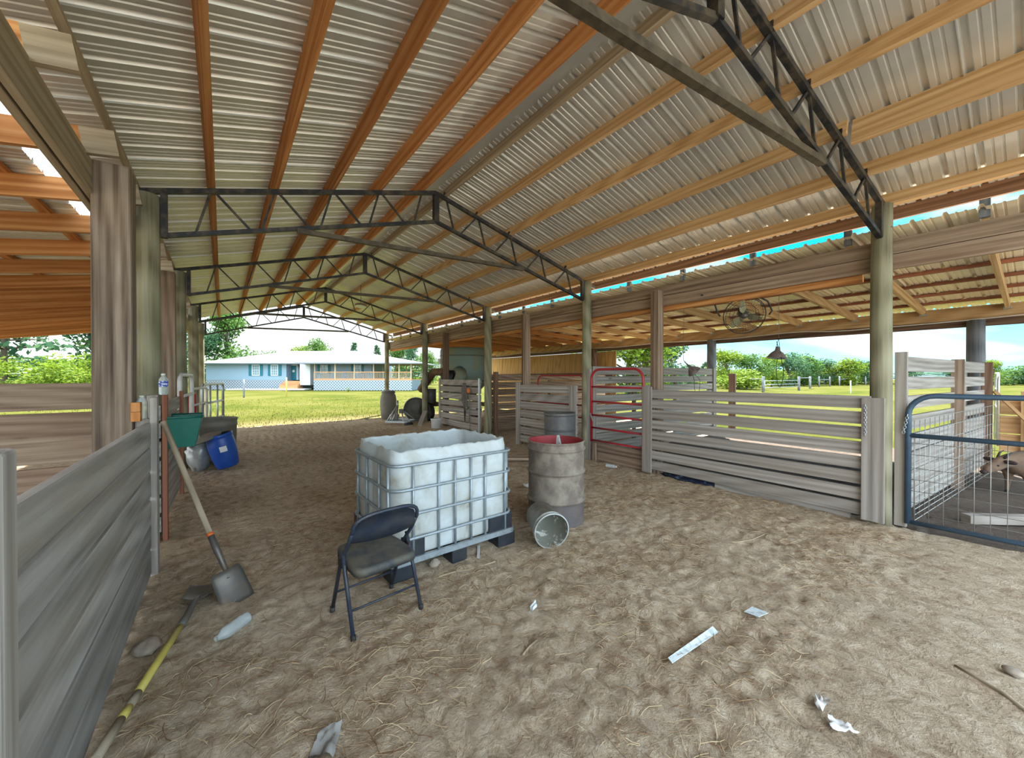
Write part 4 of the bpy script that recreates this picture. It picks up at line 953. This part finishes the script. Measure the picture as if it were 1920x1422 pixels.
stick('long brown stick at the near edge under the blue grey gate',[(1795,1253),(1840,1280),(1885,1308),(1935,1345)],.009,'shaftgrey')
stick('thin pale stick on the sand in front of the white tank',[(822,1083),(850,1074),(880,1068),(928,1055)],.006,'pine_grey')
stick('curved pale stick on the sand before the long board fence',[(1345,1016),(1380,1020),(1410,1014),(1434,1006)],.005,'pine_grey')
stick('pale split stick lying in the straw ahead of the chair',[(980,1232),(992,1216),(1008,1204)],.006,'pine_grey')
slab('wood_shim','small pale wooden shim standing beside the tank pallet','shim',[(894,1049),(899,1050),(900,1029),(895,1028)],.004,'whitetube')
b=MB(); p=gnd(838,1047); b.lathe([(.001,.0),(.03,.0),(.036,.05),(.03,.055)],14,axis_M((p.x,p.y,.03),(.6,-.7,-.3))); tag(obj('orange_cap',b,M['orange'],loc=p),'orange plastic cap at the edge of the tank pallet','cap')
p=gnd(272,1222); b=MB(); b.blob((p.x,p.y,.02),(.07,.08,.03),8,.15,16,10); tag(obj('dirt_clod',b,M['stone'],loc=p),'grey clod between the plank pen and the yellow shovel','clod')
p=gnd(1905,1268); b=MB(); b.blob((p.x,p.y,.015),(.035,.04,.018),9,.15,16,10); tag(obj('dirt_clod',b,M['stone'],loc=p),'grey clod at the frame edge above the brown stick','clod')
p=gnd(814,1062); b=MB(); b.blob((p.x,p.y,.02),(.05,.04,.035),19,.2,16,10); tag(obj('dirt_clod',b,M['stone'],loc=p),'rusty lump under the cage rail of the white tank','clod')
# straw
def strands(n,area,Lr,w,seed,dens=None):
    b=MB(); rr=random.Random(seed); c=0
    while c<n:
        x=rr.uniform(area[0],area[1]); y=rr.uniform(area[2],area[3])
        if rr.random()>max(.06,min(1,.55+1.5*noise.noise(Vector((x*1.1,y*1.1,3)))))*(1 if y<3 else max(.12,1-(y-3)*.25)): continue
        if .98<x<2.28 and 2.9<y<4.0: continue
        c+=1; a=rr.uniform(0,2*PI); L=rr.uniform(*Lr); bend=rr.uniform(-1.6,1.6); p=Vector((x,y,0)); pts=[]; k=4
        for i in range(k+1):
            pts.append(Vector((p.x,p.y,on(p.x,p.y)+.004+.012*math.sin(i/k*PI)*rr.random()))); p=p+Vector((math.cos(a),math.sin(a),0))*(L/k); a+=bend/k
        b.tube(pts,w*rr.uniform(.6,1.3),3,cap=False,smooth=False)
    return b
b=strands(9000,(-.42,5.6,.75,6.5),(.025,.16),.0014,11)
tag(obj('straw_litter',b,M['straw']),kind='stuff')
# ================================================================== HOUSE
HB=48.0
def hx(px,dep=HB): return (px-CX)/FPX*dep
ho=local(thing('house','pale blue single-storey house with a white metal roof and porch','house',W(0,0,0),rz=-TH))
def hp(name,mb,mat,parent=None,label=None): return obj(name,mb,M[mat],parent or ho,local=True,label=label)
def qwall(px0,px1,y0,y1,z0,z1):
    b=MB(); P=[(px0,y0,z0),(px1,y1,z0),(px1,y1,z1),(px0,y0,z1)]; L=math.hypot(px1-px0,y1-y0); b.v=[Vector(p) for p in P]; b.face((0,1,2,3),[(0,z0),(L,z0),(L,z1),(0,z1)]); return b
Zb=.1; Ze=hgt(681,HB); Zs=hgt(713,HB)
def wallbox(x0,x1,y0,y1,z0,z1):
    b=MB(); c=[(x0,y0),(x1,y0),(x1,y1),(x0,y1)]
    for i in range(4):
        a=c[i]; d=c[(i+1)%4]; L=math.hypot(d[0]-a[0],d[1]-a[1]); k=len(b.v); b.v+=[Vector((*a,z0)),Vector((*d,z0)),Vector((*d,z1)),Vector((*a,z1))]; b.face((k,k+1,k+2,k+3),[(0,z0),(L,z0),(L,z1),(0,z1)])
    return b
x0,x1=hx(386),hx(537); xe=hx(569); xp0,xp1=hx(588,45.5),hx(772,45.5)
hp('wall',wallbox(x0,x1,HB,HB+9,Zs,Ze+.05),'siding')
hp('wall',wallbox(x1,xe,HB+1.2,HB+9,Zs,Ze+.05),'siding')
hp('wall',wallbox(xe,hx(588),HB-.8,HB+9,Zs-.6,Ze+.05),'trimwhite')
hp('wall',wallbox(hx(586),hx(697),HB,HB+8,Zs,Ze+.05),'siding')
hp('skirt',wallbox(x0,x1,HB+.03,HB+8,Zb-.2,Zs),'lattice')
hp('skirt',wallbox(xp0,xp1,45.5,50,Zb-.2,hgt(713,45.5)),'lattice')
b=MB(); b.box(((xp0+xp1)/2,48,hgt(712.5,45.5)),(xp1-xp0,5.0,.12)); hp('porch_floor',b,'deck')
for x in (xp0+.1,hx(628,45.5),hx(664,45.5),hx(700,45.5),hx(724,45.5),hx(748,45.5),xp1-.1):
    b=MB(); b.box((x,45.6,(hgt(713,45.5)+Ze)/2),(.13,.13,Ze-hgt(713,45.5))); hp('porch_post',b,'pine_grey')
for x in (hx(716,49.5),hx(740,49.5),hx(760,49.5)):
    b=MB(); b.box((x,50,(hgt(713,45.5)+Ze)/2),(.13,.13,Ze-hgt(713,45.5))); hp('porch_post',b,'pine_grey')
zr=hgt(698,45.5); zf=hgt(713,45.5)
b=MB(); b.box(((xp0+xp1)/2,45.6,zr),(xp1-xp0,.1,.08)); b.box(((xp0+xp1)/2,45.6,zf+.15),(xp1-xp0,.06,.06)); hp('porch_rail',b,'deck')
b=MB(); x=xp0
while x<xp1: b.box((x,45.6,(zr+zf)/2),(.045,.04,zr-zf)); x+=.17
hp('balusters',b,'pine_grey')
# steps and slab
for k in range(4):
    b=MB(); zt1=Zs-.17*k-.1; b.box(((x1+xe)/2-.05,HB-.2-.32*k,zt1/2),(xe-x1+.1,.34,zt1)); hp('step',b,'deck')
b=MB(); b.box((hx(520),HB-1.6,.06),(hx(590)-hx(450),1.6,.14)); hp('path_slab',b,'concrete')
# roofs
ev=.75
def rf(name,pts,mat='hroof'):
    b=MB(); b.poly(pts); n=len(pts); return b
za=Ze; zk=hgt(659,HB+5)
b=MB(); L0,L1,D0,D1=x0-ev,hx(640),HB-ev,HB+9.5
b.poly([(L0,D0,za),(L1,D0,za),(L1-2,HB+4.5,zk),(L0+8.5,HB+4.5,zk)]); b.poly([(L0,D1,za),(L0,D0,za),(L0+8.5,HB+4.5,zk)]); b.poly([(L1,D1,za),(L0,D1,za),(L0+8.5,HB+4.5,zk),(L1-2,HB+4.5,zk)])
b.poly([(L0,D0,za-.14),(L0,D0,za),(L0,D1,za),(L0,D1,za-.14)]); b.poly([(L0,D0,za-.14),(L1,D0,za-.14),(L1,D0,za),(L0,D0,za)]); b.poly([(L0,D0,za-.14),(L0,D1,za-.14),(L1,D1,za-.14),(L1,D0,za-.14)])
hp('roof',b,'hroof')
b=MB(); P0,P1,Q0,Q1=hx(553,45),hx(789,45),44.9,55.0; kx0,kx1=hx(622),hx(655); zk2=hgt(657.5,49)
zc=hgt(680,45)
b.poly([(P0,Q0,zc),(P1,Q0,zc),(kx1,49.6,zk2),(kx0,49.6,zk2)]); b.poly([(P0,Q1,zc),(P0,Q0,zc),(kx0,49.6,zk2)]); b.poly([(P1,Q0,zc),(P1,Q1,zc),(kx1,49.6,zk2)]); b.poly([(P1,Q1,zc),(P0,Q1,zc),(kx0,49.6,zk2),(kx1,49.6,zk2)])
b.poly([(P0,Q0,zc-.14),(P1,Q0,zc-.14),(P1,Q0,zc),(P0,Q0,zc)]); b.poly([(P0,Q0,zc-.14),(P0,Q1,zc-.14),(P1,Q1,zc-.14),(P1,Q0,zc-.14)]); b.poly([(P1,Q0,zc-.14),(P1,Q1,zc-.14),(P1,Q1,zc),(P1,Q0,zc)])
hp('roof',b,'hroof')
# windows, door
def window(px0,px1,y0,y1,dep,sh,nx=3,ny=3):
    X0,X1=hx(px0,dep),hx(px1,dep); Z1,Z0=hgt(y0,dep),hgt(y1,dep); d=dep-.05
    b=MB(); w=X1-X0; h=Z1-Z0; t_=.09
    for c,s in (((X0+X1)/2,Z0),((X0+X1)/2,Z1)): b.box((c,d,s),(w+t_,.08,t_))
    for c in (X0,X1): b.box((c,d,(Z0+Z1)/2),(t_,.08,h))
    for i in range(1,nx): b.box((X0+w*i/nx,d,(Z0+Z1)/2),(.035,.07,h))
    for j in range(1,ny): b.box(((X0+X1)/2,d,Z0+h*j/ny),(w,.07,.035 if j!=ny//2 else .05))
    f=hp('window',b,'trimwhite'); b=MB(); b.box(((X0+X1)/2,d+.03,(Z0+Z1)/2),(w,.03,h)); hp('pane',b,'glass',f)
    for a,c in sh:
        b=MB(); A0,A1=hx(a,dep),hx(c,dep); b.box(((A0+A1)/2,d,(Z0+Z1)/2),(A1-A0,.06,h+.1)); hp('shutter',b,'teal')
window(473.5,487,684.5,704,HB,((467,472.5),(488,493)),3,4); window(509,521.5,684.5,704,HB,((503,508.5),(522.5,528)),3,4)
window(601.5,614.5,683,699.5,HB-.0,((596,601),(615,620)),2,2); window(665,677,683,699.5,HB,((659,664.5),(677.5,682)),2,2)
X0,X1=hx(545.5,HB+1.2),hx(557,HB+1.2); zd0,zd1=Zs,hgt(686,HB+1.2)
b=MB(); b.box(((X0+X1)/2,HB+1.15,(zd0+zd1)/2),(X1-X0,.08,zd1-zd0)); dr=hp('door',b,'teal')
m=axis_M(((X0+X1)/2,HB+1.09,zd0+(zd1-zd0)*.62),(0,-1,0)); b=MB(); b.lathe([(.001,.0),(.16,.0)],20,m@Matrix.Diagonal((1,1,1,1))); hp('door_glass',b,'trimwhite',dr)
b=MB()
for c in (X0-.08,X1+.08): b.box((c,HB+1.13,(zd0+zd1)/2),(.14,.1,zd1-zd0))
b.box(((X0+X1)/2,HB+1.13,zd1+.07),(X1-X0+.3,.1,.14)); hp('door_frame',b,'trimwhite')
for px in (540.5,561.5):
    b=MB(); b.box((hx(px,HB+1.2),HB+1.1,hgt(687,HB+1.2)),(.15,.12,.25)); hp('porch_lamp',b,'drumgrey')
# ================================================================== YARD AND PASTURE
def fpost(px,yt,yb,label,w=.13,mat='fieldpost',group='posts of the pasture fence'):
    p=gnd(px,yb,-.04); dep=(CH+.04)*FPX/(yb-HY); b=MB(); h=hgt(yt,dep); b.tube([(p.x,p.y,-.2),(p.x,p.y,h)],w/2,8); return tag(obj('field_post',b,M[mat],loc=p),label,'post',group),p,h
fpost(457,711,746,'lone grey post in the lawn before the house',.12,group='posts in the yard')
fpost(537,708,744,'thin post with a pale cap on the lawn near the house steps',.10,'yellow',group='posts in the yard')
PL=[(1401,707,730),(1431,706,736),(1498,706,732.5),(1519,706,729),(1536,706,726),(1556,706.5,725),(1574,705.5,724),(1591,706,723),(1606,706,722),(1623,706,722)]
pp=[]
for i,(x,a,c) in enumerate(PL):
    o,p,h=fpost(x,a,c,f'grey pasture fence post under the heat lamp, {ORD[i]} counting towards the round gate post',.26 if i<4 else .2); pp.append((p,h))
fpost(1595,714,738,'thin white stake in the pasture before the round gate post',.1,'whitetube',group='stakes in the pasture')
for i,x in enumerate((1478,1447,1462,1508,1545,1420)):
    fpost(x,707,721.5,f'small far pasture post behind the front row, {ORD[i]} of the far row',.16,group='far posts of the pasture fence')
fpost(1699,707,722,'short reddish stake in the pasture behind the blue grey gate',.15,'red_stud',group='stakes in the pasture')
for i,(k,j,zz) in enumerate(((0,1,.85),(2,3,.9),(4,5,.7),(6,8,.7))):
    a,h1=pp[k]; c,h2=pp[j]; b=MB(); b.tube([a+Vector((0,0,h1*zz)),c+Vector((0,0,h2*zz))],.055,6); tag(obj('fence_rail',b,M['fieldpost'],loc=(a+c)/2),f'grey rail of the pasture fence, {ORD[i]} span beyond the long board fence','rail','rails of the pasture fence')
b=MB()
for zz in (.35,.6,.9): b.tube([pp[1][0]+Vector((0,0,1.3*zz)),pp[2][0]+Vector((0,0,1.3*zz))],.03,6)
b.tube([pp[1][0]+Vector((.1,-.1,.2)),pp[1][0]+Vector((.1,-.1,1.25))],.03,6); tag(obj('pasture_gate',b,M['zinc'],loc=pp[1][0]),'wide wire gate between two stout pasture posts','gate')
sq_post(11.62,5.15,.17,.17,1.68,'short brown square post outside, at the end of the slatted partition','dark_post',rz=.3,name='stub_post')
fence('board_fence','low dark rail fence far off between the shovel side posts',(-14,19.5),(-1.5,20.5),[(1.0,.15),(.6,.15),(.25,.15)],.05,'weathered_brown',[])
# trees
def leaves(b,c,rad,n,size,rr):
    for _ in range(n):
        d=Vector((rr.gauss(0,1),rr.gauss(0,1),rr.gauss(0,1))); d.normalize(); k=rr.random()**.45
        p=c+Vector((d.x*rad[0]*k,d.y*rad[1]*k,d.z*rad[2]*k)); s=size*rr.uniform(.6,1.3)
        u=Vector((rr.gauss(0,1),rr.gauss(0,1),rr.gauss(0,.7))).normalized(); v=u.cross(Vector((rr.gauss(0,1),rr.gauss(0,1),rr.gauss(0,1)))).normalized()
        k=len(b.v); b.v+=[p-u*s,p+v*s*.55,p+u*s,p-v*s*.55]; b.face((k,k+1,k+2,k+3))
PROTO={}
def tree_meshes(kind,seed):
    rr=random.Random(seed); b=MB(); t=MB()      # unit tree: height 1
    if kind=='round':
        t.tube([(0,0,-.03),(.01,.0,.25),(0,.01,.6)],[.022,.017,.008],7)
        for _ in range(13):
            a=rr.uniform(0,2*PI); q=rr.uniform(0,.2); z=rr.uniform(.16,.84); q=rr.uniform(0,.26)*(1-.6*abs(z-.45)); w=rr.uniform(.16,.24)*(1.1-.7*abs(z-.45)); c=Vector((math.cos(a)*q,math.sin(a)*q,z)); leaves(b,c,(w,w,w*.8),260,.021,rr); t.tube([(0,0,.25+.2*rr.random()),c],[.009,.003],5)
    elif kind=='bush':
        t.tube([(0,0,-.02),(0,0,.4)],[.03,.01],6)
        for _ in range(9):
            a=rr.uniform(0,2*PI); q=rr.uniform(0,.38); z=rr.uniform(.2,.75); w=rr.uniform(.2,.3); leaves(b,Vector((math.cos(a)*q,math.sin(a)*q,z)),(w,w,w*.8),300,.026,rr)
    elif kind=='pine':
        t.tube([(0,0,-.03),(0,.0,.5),(0,0,.97)],[.02,.014,.003],7)
        for k in range(15):
            z=.22+.75*k/15; L=(1-z)*.36+.05
            for m_ in range(5):
                a=rr.uniform(0,2*PI); c=Vector((math.cos(a)*L*.65,math.sin(a)*L*.65,z-.01)); leaves(b,c,(L*.5,L*.5,.03),30,.024,rr); t.tube([(0,0,z-.03),c],[.006,.002],5)
    fl_=bpy.data.meshes.new('foliage'); fl_.from_pydata([tuple(v) for v in b.v],[],b.f); tm=bpy.data.meshes.new('trunk'); tm.from_pydata([tuple(v) for v in t.v],[],t.f); tm.polygons.foreach_set('use_smooth',t.sm); tm.materials.append(M['bark'])
    return fl_,tm
def tree(px,dep,h,wd,kind,mat,label,group,seed,z=-.05):
    key=(kind,seed%3,mat)
    if key not in PROTO:
        f,tm=tree_meshes(kind,seed%3+hash(kind)%1*0+{'round':10,'bush':20,'pine':30}[kind]); f.materials.append(M[mat]); PROTO[key]=(f,tm)
    f,tm=PROTO[key]; p=at(px,dep,z); t=thing('tree' if kind!='bush' else 'bush',label,'tree' if kind!='bush' else 'bush',p,group,rz=R.uniform(0,6.28)); t.scale=(wd,wd,h)
    a=link('trunk',tm,None,t); c=link('foliage',f,None,t)
LB=[(8,30,13,11,'pine','leaf_c','tall pine at the frame edge beyond the wide-board partition'),(178,37,10.5,11,'round','leaf_c','tree close behind the weathered square post'),
 (238,38,9,10,'round','leaf_a','tree seen between the square post and the greenish post'),(60,28,3.6,5.5,'bush','leaf_b','low bright bush over the wide-board partition at the frame edge'),(120,27,3.0,5,'bush','leaf_b','yellow-green bush in the gap of the tree line'),(190,27,3.5,5,'bush','leaf_b','yellow-green bush just before the weathered square post'),
 (295,44,11,6,'round','leaf_a','tree behind the blue-labelled water bottle post'),(335,40,10,5,'round','leaf_c','tree behind the mossy round post'),(426,66,14.5,13,'round','leaf_a','big broad tree behind the end of the house'),(378,62,11,9,'round','leaf_c','tree rising over the near corner of the house roof')]
for i,a in enumerate(LB): tree(*a,'trees beyond the plank pens',i)
LH=[(566,82,9.4,8,'round','leaf_b','pale round tree behind the house roof beside its taller twin'),(598,80,10.3,9,'round','leaf_a','taller round tree behind the house roof'),(492,85,8.2,7,'bush','leaf_a','low tree top just over the house ridge'),(664,82,9.3,5.5,'pine','leaf_c','small pointed tree over the porch roof'),(707,84,8.9,5.5,'pine','leaf_c','pointed tree by the farthest round post'),(745,66,7.6,7,'round','leaf_a','tree behind the far end of the porch'),(772,60,8.3,6,'pine','leaf_c','dark pine between the two far posts'),(800,58,6,6,'round','leaf_a','tree behind the thin round post'),(790,75,4,9,'bush','leaf_b','bush on the lawn beyond the porch')]
for i,a in enumerate(LH): tree(*a,'trees around the house',i)
RB=[(1180,36,9.3,13.0,'round','leaf_a','leafy tree behind the red tube gate'),(1215,33,6.5,8.7,'round','leaf_b','paler tree between the red gate and the dark doubled post'),(1258,44,7.1,7.2,'round','leaf_c','tree just past the dark doubled post'),(1292,75,5.0,5.8,'round','leaf_c','small far tree behind the hanging lamp'),(1322,80,5.3,5.8,'pine','leaf_c','small pointed far tree beside the outer post'),
 (1362,56,6.5,8.1,'round','leaf_b','yellow-green tree just past the outer post'),(1406,58,6.3,8.7,'round','leaf_a','round bright tree in the pasture row, beside the lamp shade'),(1384,50,3.5,8.7,'bush','leaf_b','yellow bush below the bright pasture trees'),(1446,62,6.0,7.2,'round','leaf_b','pasture tree right behind the lamp shade'),(1478,66,7.1,8.7,'round','leaf_c','taller blue-green pasture tree past the lamp'),(1508,68,6.6,8.7,'round','leaf_a','pasture tree above the stout fence posts'),
 (1535,72,6.0,8.7,'round','leaf_c','bluish pasture tree above the small fence posts'),(1562,72,5.1,7.2,'round','leaf_b','small bright pasture tree, last but two before the gate post'),(1590,70,6.0,8.7,'round','leaf_b','bright round pasture tree, last but one before the gate post'),(1622,76,5.8,8.7,'round','leaf_c','pasture tree half hidden by the round gate post'),
 (1705,90,5.0,5.8,'round','leaf_c','tiny far tree above the slatted pen wall'),(1790,88,5.4,5.8,'pine','leaf_c','tiny far tree beside the smooth outer post'),(1862,70,5.6,6.5,'round','leaf_b','bright tree past the smooth outer post'),(1900,72,4.5,8.7,'bush','leaf_a','green bush row at the frame edge behind the blue gate'),(1945,70,5.0,8.7,'round','leaf_c','tree cut by the frame edge behind the blue gate')]
for i,a in enumerate(RB): tree(*a,'trees beyond the pasture',i,z=-.45)
for i,(px,d,h,w_,mm) in enumerate(((1352,64,3.4,7,'leaf_b'),(1420,70,3.3,8,'leaf_a'),(1455,72,3.6,8,'leaf_b'),(1492,78,3.6,9,'leaf_a'),(1548,80,3.4,9,'leaf_b'),(1578,82,3.2,8,'leaf_a'),(1612,84,3.4,9,'leaf_b'))):
    tree(px,d,h,w_,'bush',mm,f'low bush filling the pasture tree row, {ORD[i]} from the outer post','bushes of the pasture tree row',i)
tree(1420,95,3.6,60,'bush','leaf_c','long low far hedge behind the pasture fence','far hedges',1); tree(1880,95,3.2,60,'bush','leaf_c','long low far hedge behind the blue grey gate','far hedges',2); tree(110,70,6.0,70,'bush','leaf_a','long hedge closing the view beyond the plank pens','far hedges',0)
# lawn blades near the barn
b=MB(); rr=random.Random(5)
for _ in range(9000):
    x=rr.uniform(-9,13); y=14.7+rr.random()**1.8*18; h=rr.uniform(.03,.09)*(1 if y>15.5 else .5); a=rr.uniform(0,2*PI); z=-.045 if y>14.9 else -.03
    dx,dy=math.cos(a)*.012,math.sin(a)*.012; lx_,ly_=rr.uniform(-.03,.03),rr.uniform(-.03,.03); k=len(b.v); b.v+=[Vector((x-dx,y-dy,z)),Vector((x+dx,y+dy,z)),Vector((x+lx_,y+ly_,z+h))]; b.face((k,k+1,k+2))
tag(obj('grass',b,M['grassblade']),kind='stuff')
for i,(px,py) in enumerate(((653,735),(754,728))):
    p=gnd(px,py,-.04); b=MB()
    for k in range(14):
        a=rr.uniform(0,2*PI); b.tube([p,p+Vector((math.cos(a)*.25,math.sin(a)*.25,rr.uniform(.25,.5)))],[.02,.006],4)
    tag(obj('weed_tuft',b,M['leaf_b'],loc=p),['dry weed tuft on the lawn before the porch','small weed on the lawn near the porch end'][i],'weed')
SUN=(.45,.42,.9); GLOW=(-.2,-.8,.55); SUNE=5.0; SKY=.56; GLOW_TINT=(1.75,1.83,1.9,1); EXPO=2.45
# ================================================================== LIGHT
w=bpy.data.worlds.new('sky'); sc.world=w; w.use_nodes=True; nt=w.node_tree; nt.nodes.clear()
def N(t): return nt.nodes.new(t)
out=N('ShaderNodeOutputWorld'); bg=N('ShaderNodeBackground'); nt.links.new(bg.outputs[0],out.inputs[0])
tc=N('ShaderNodeTexCoord'); sp=N('ShaderNodeSeparateXYZ'); nt.links.new(tc.outputs['Generated'],sp.inputs[0])
gr=N('ShaderNodeValToRGB'); e=gr.color_ramp.elements; e[0].position=.0; e[0].color=(.30,.52,.58,1); e[1].position=.55; e[1].color=(.02,.26,.54,1)
k=e.new(.10); k.color=(.15,.44,.54,1); k=e.new(.24); k.color=(.010,.33,.56,1); nt.links.new(sp.outputs[2],gr.inputs[0])
mp=N('ShaderNodeMapping'); mp.inputs['Scale'].default_value=(1,1,4.5); nt.links.new(tc.outputs['Generated'],mp.inputs[0])
nz=N('ShaderNodeTexNoise'); nz.inputs['Scale'].default_value=2.3; nz.inputs['Detail'].default_value=7; nz.inputs['Distortion'].default_value=.4; nt.links.new(mp.outputs[0],nz.inputs['Vector'])
# more cloud towards the house (+Y) and low down, clear blue towards +X
def MT(op,a,b):
    x=N('ShaderNodeMath'); x.operation=op
    for v,i in ((a,0),(b,1)):
        if isinstance(v,(int,float)): x.inputs[i].default_value=v
        else: nt.links.new(v,x.inputs[i])
    return x.outputs[0]
dv=MT('ADD',MT('MULTIPLY',sp.outputs[1],.30),MT('MULTIPLY',sp.outputs[0],-.16))
s=MT('ADD',nz.outputs[0],dv); cr=N('ShaderNodeValToRGB'); e=cr.color_ramp.elements; e[0].position=.44; e[0].color=(0,0,0,1); e[1].position=.60; e[1].color=(1,1,1,1); nt.links.new(s,cr.inputs[0])
mx=N('ShaderNodeMix'); mx.data_type='RGBA'; nt.links.new(cr.outputs[0],mx.inputs[0]); nt.links.new(gr.outputs[0],mx.inputs[6]); cb=MT('ADD',MT('ADD',1.0,MT('MULTIPLY',sp.outputs[0],-.45)),MT('MULTIPLY',sp.outputs[1],-.58)); vs=N('ShaderNodeVectorMath'); vs.operation='SCALE'; vs.inputs[0].default_value=(1.12,1.18,1.22); nt.links.new(cb,vs.inputs['Scale']); nt.links.new(vs.outputs[0],mx.inputs[7])
# glow added to the unseen sky behind the camera, lights the barn front
sd=Vector(GLOW).normalized(); dt=N('ShaderNodeVectorMath'); dt.operation='DOT_PRODUCT'; nt.links.new(tc.outputs['Generated'],dt.inputs[0]); dt.inputs[1].default_value=sd
hr=N('ShaderNodeMapRange'); hr.inputs['From Min'].default_value=.35; hr.inputs['From Max'].default_value=1; hr.inputs['To Max'].default_value=1; nt.links.new(dt.outputs['Value'],hr.inputs['Value'])
m2=N('ShaderNodeMix'); m2.data_type='RGBA'; m2.blend_type='ADD'; m2.inputs[0].default_value=1; nt.links.new(mx.outputs[2],m2.inputs[6])
glow_mix=N('ShaderNodeMix'); glow_mix.data_type='RGBA'; nt.links.new(hr.outputs[0],glow_mix.inputs[0]); glow_mix.inputs[6].default_value=(0,0,0,1); glow_mix.inputs[7].default_value=GLOW_TINT; nt.links.new(glow_mix.outputs[2],m2.inputs[7])
nt.links.new(m2.outputs[2],bg.inputs[0]); bg.inputs[1].default_value=SKY
ld=bpy.data.lights.new('sun','SUN'); ld.energy=SUNE; ld.angle=math.radians(1.5); ld.color=(1,.95,.86)
lo=bpy.data.objects.new('sun',ld); COL.objects.link(lo); lo.rotation_euler=Vector(SUN).to_track_quat('Z','Y').to_euler(); lo.location=(0,-20,40)
sc.view_settings.view_transform='Standard'; sc.view_settings.look='None'; sc.view_settings.gamma=1; sc.view_settings.exposure=EXPO
sc.view_settings.use_curve_mapping=False
sc.cycles.use_denoising=True; sc.cycles.max_bounces=12; sc.cycles.diffuse_bounces=6; sc.cycles.glossy_bounces=4; sc.cycles.sample_clamp_indirect=8
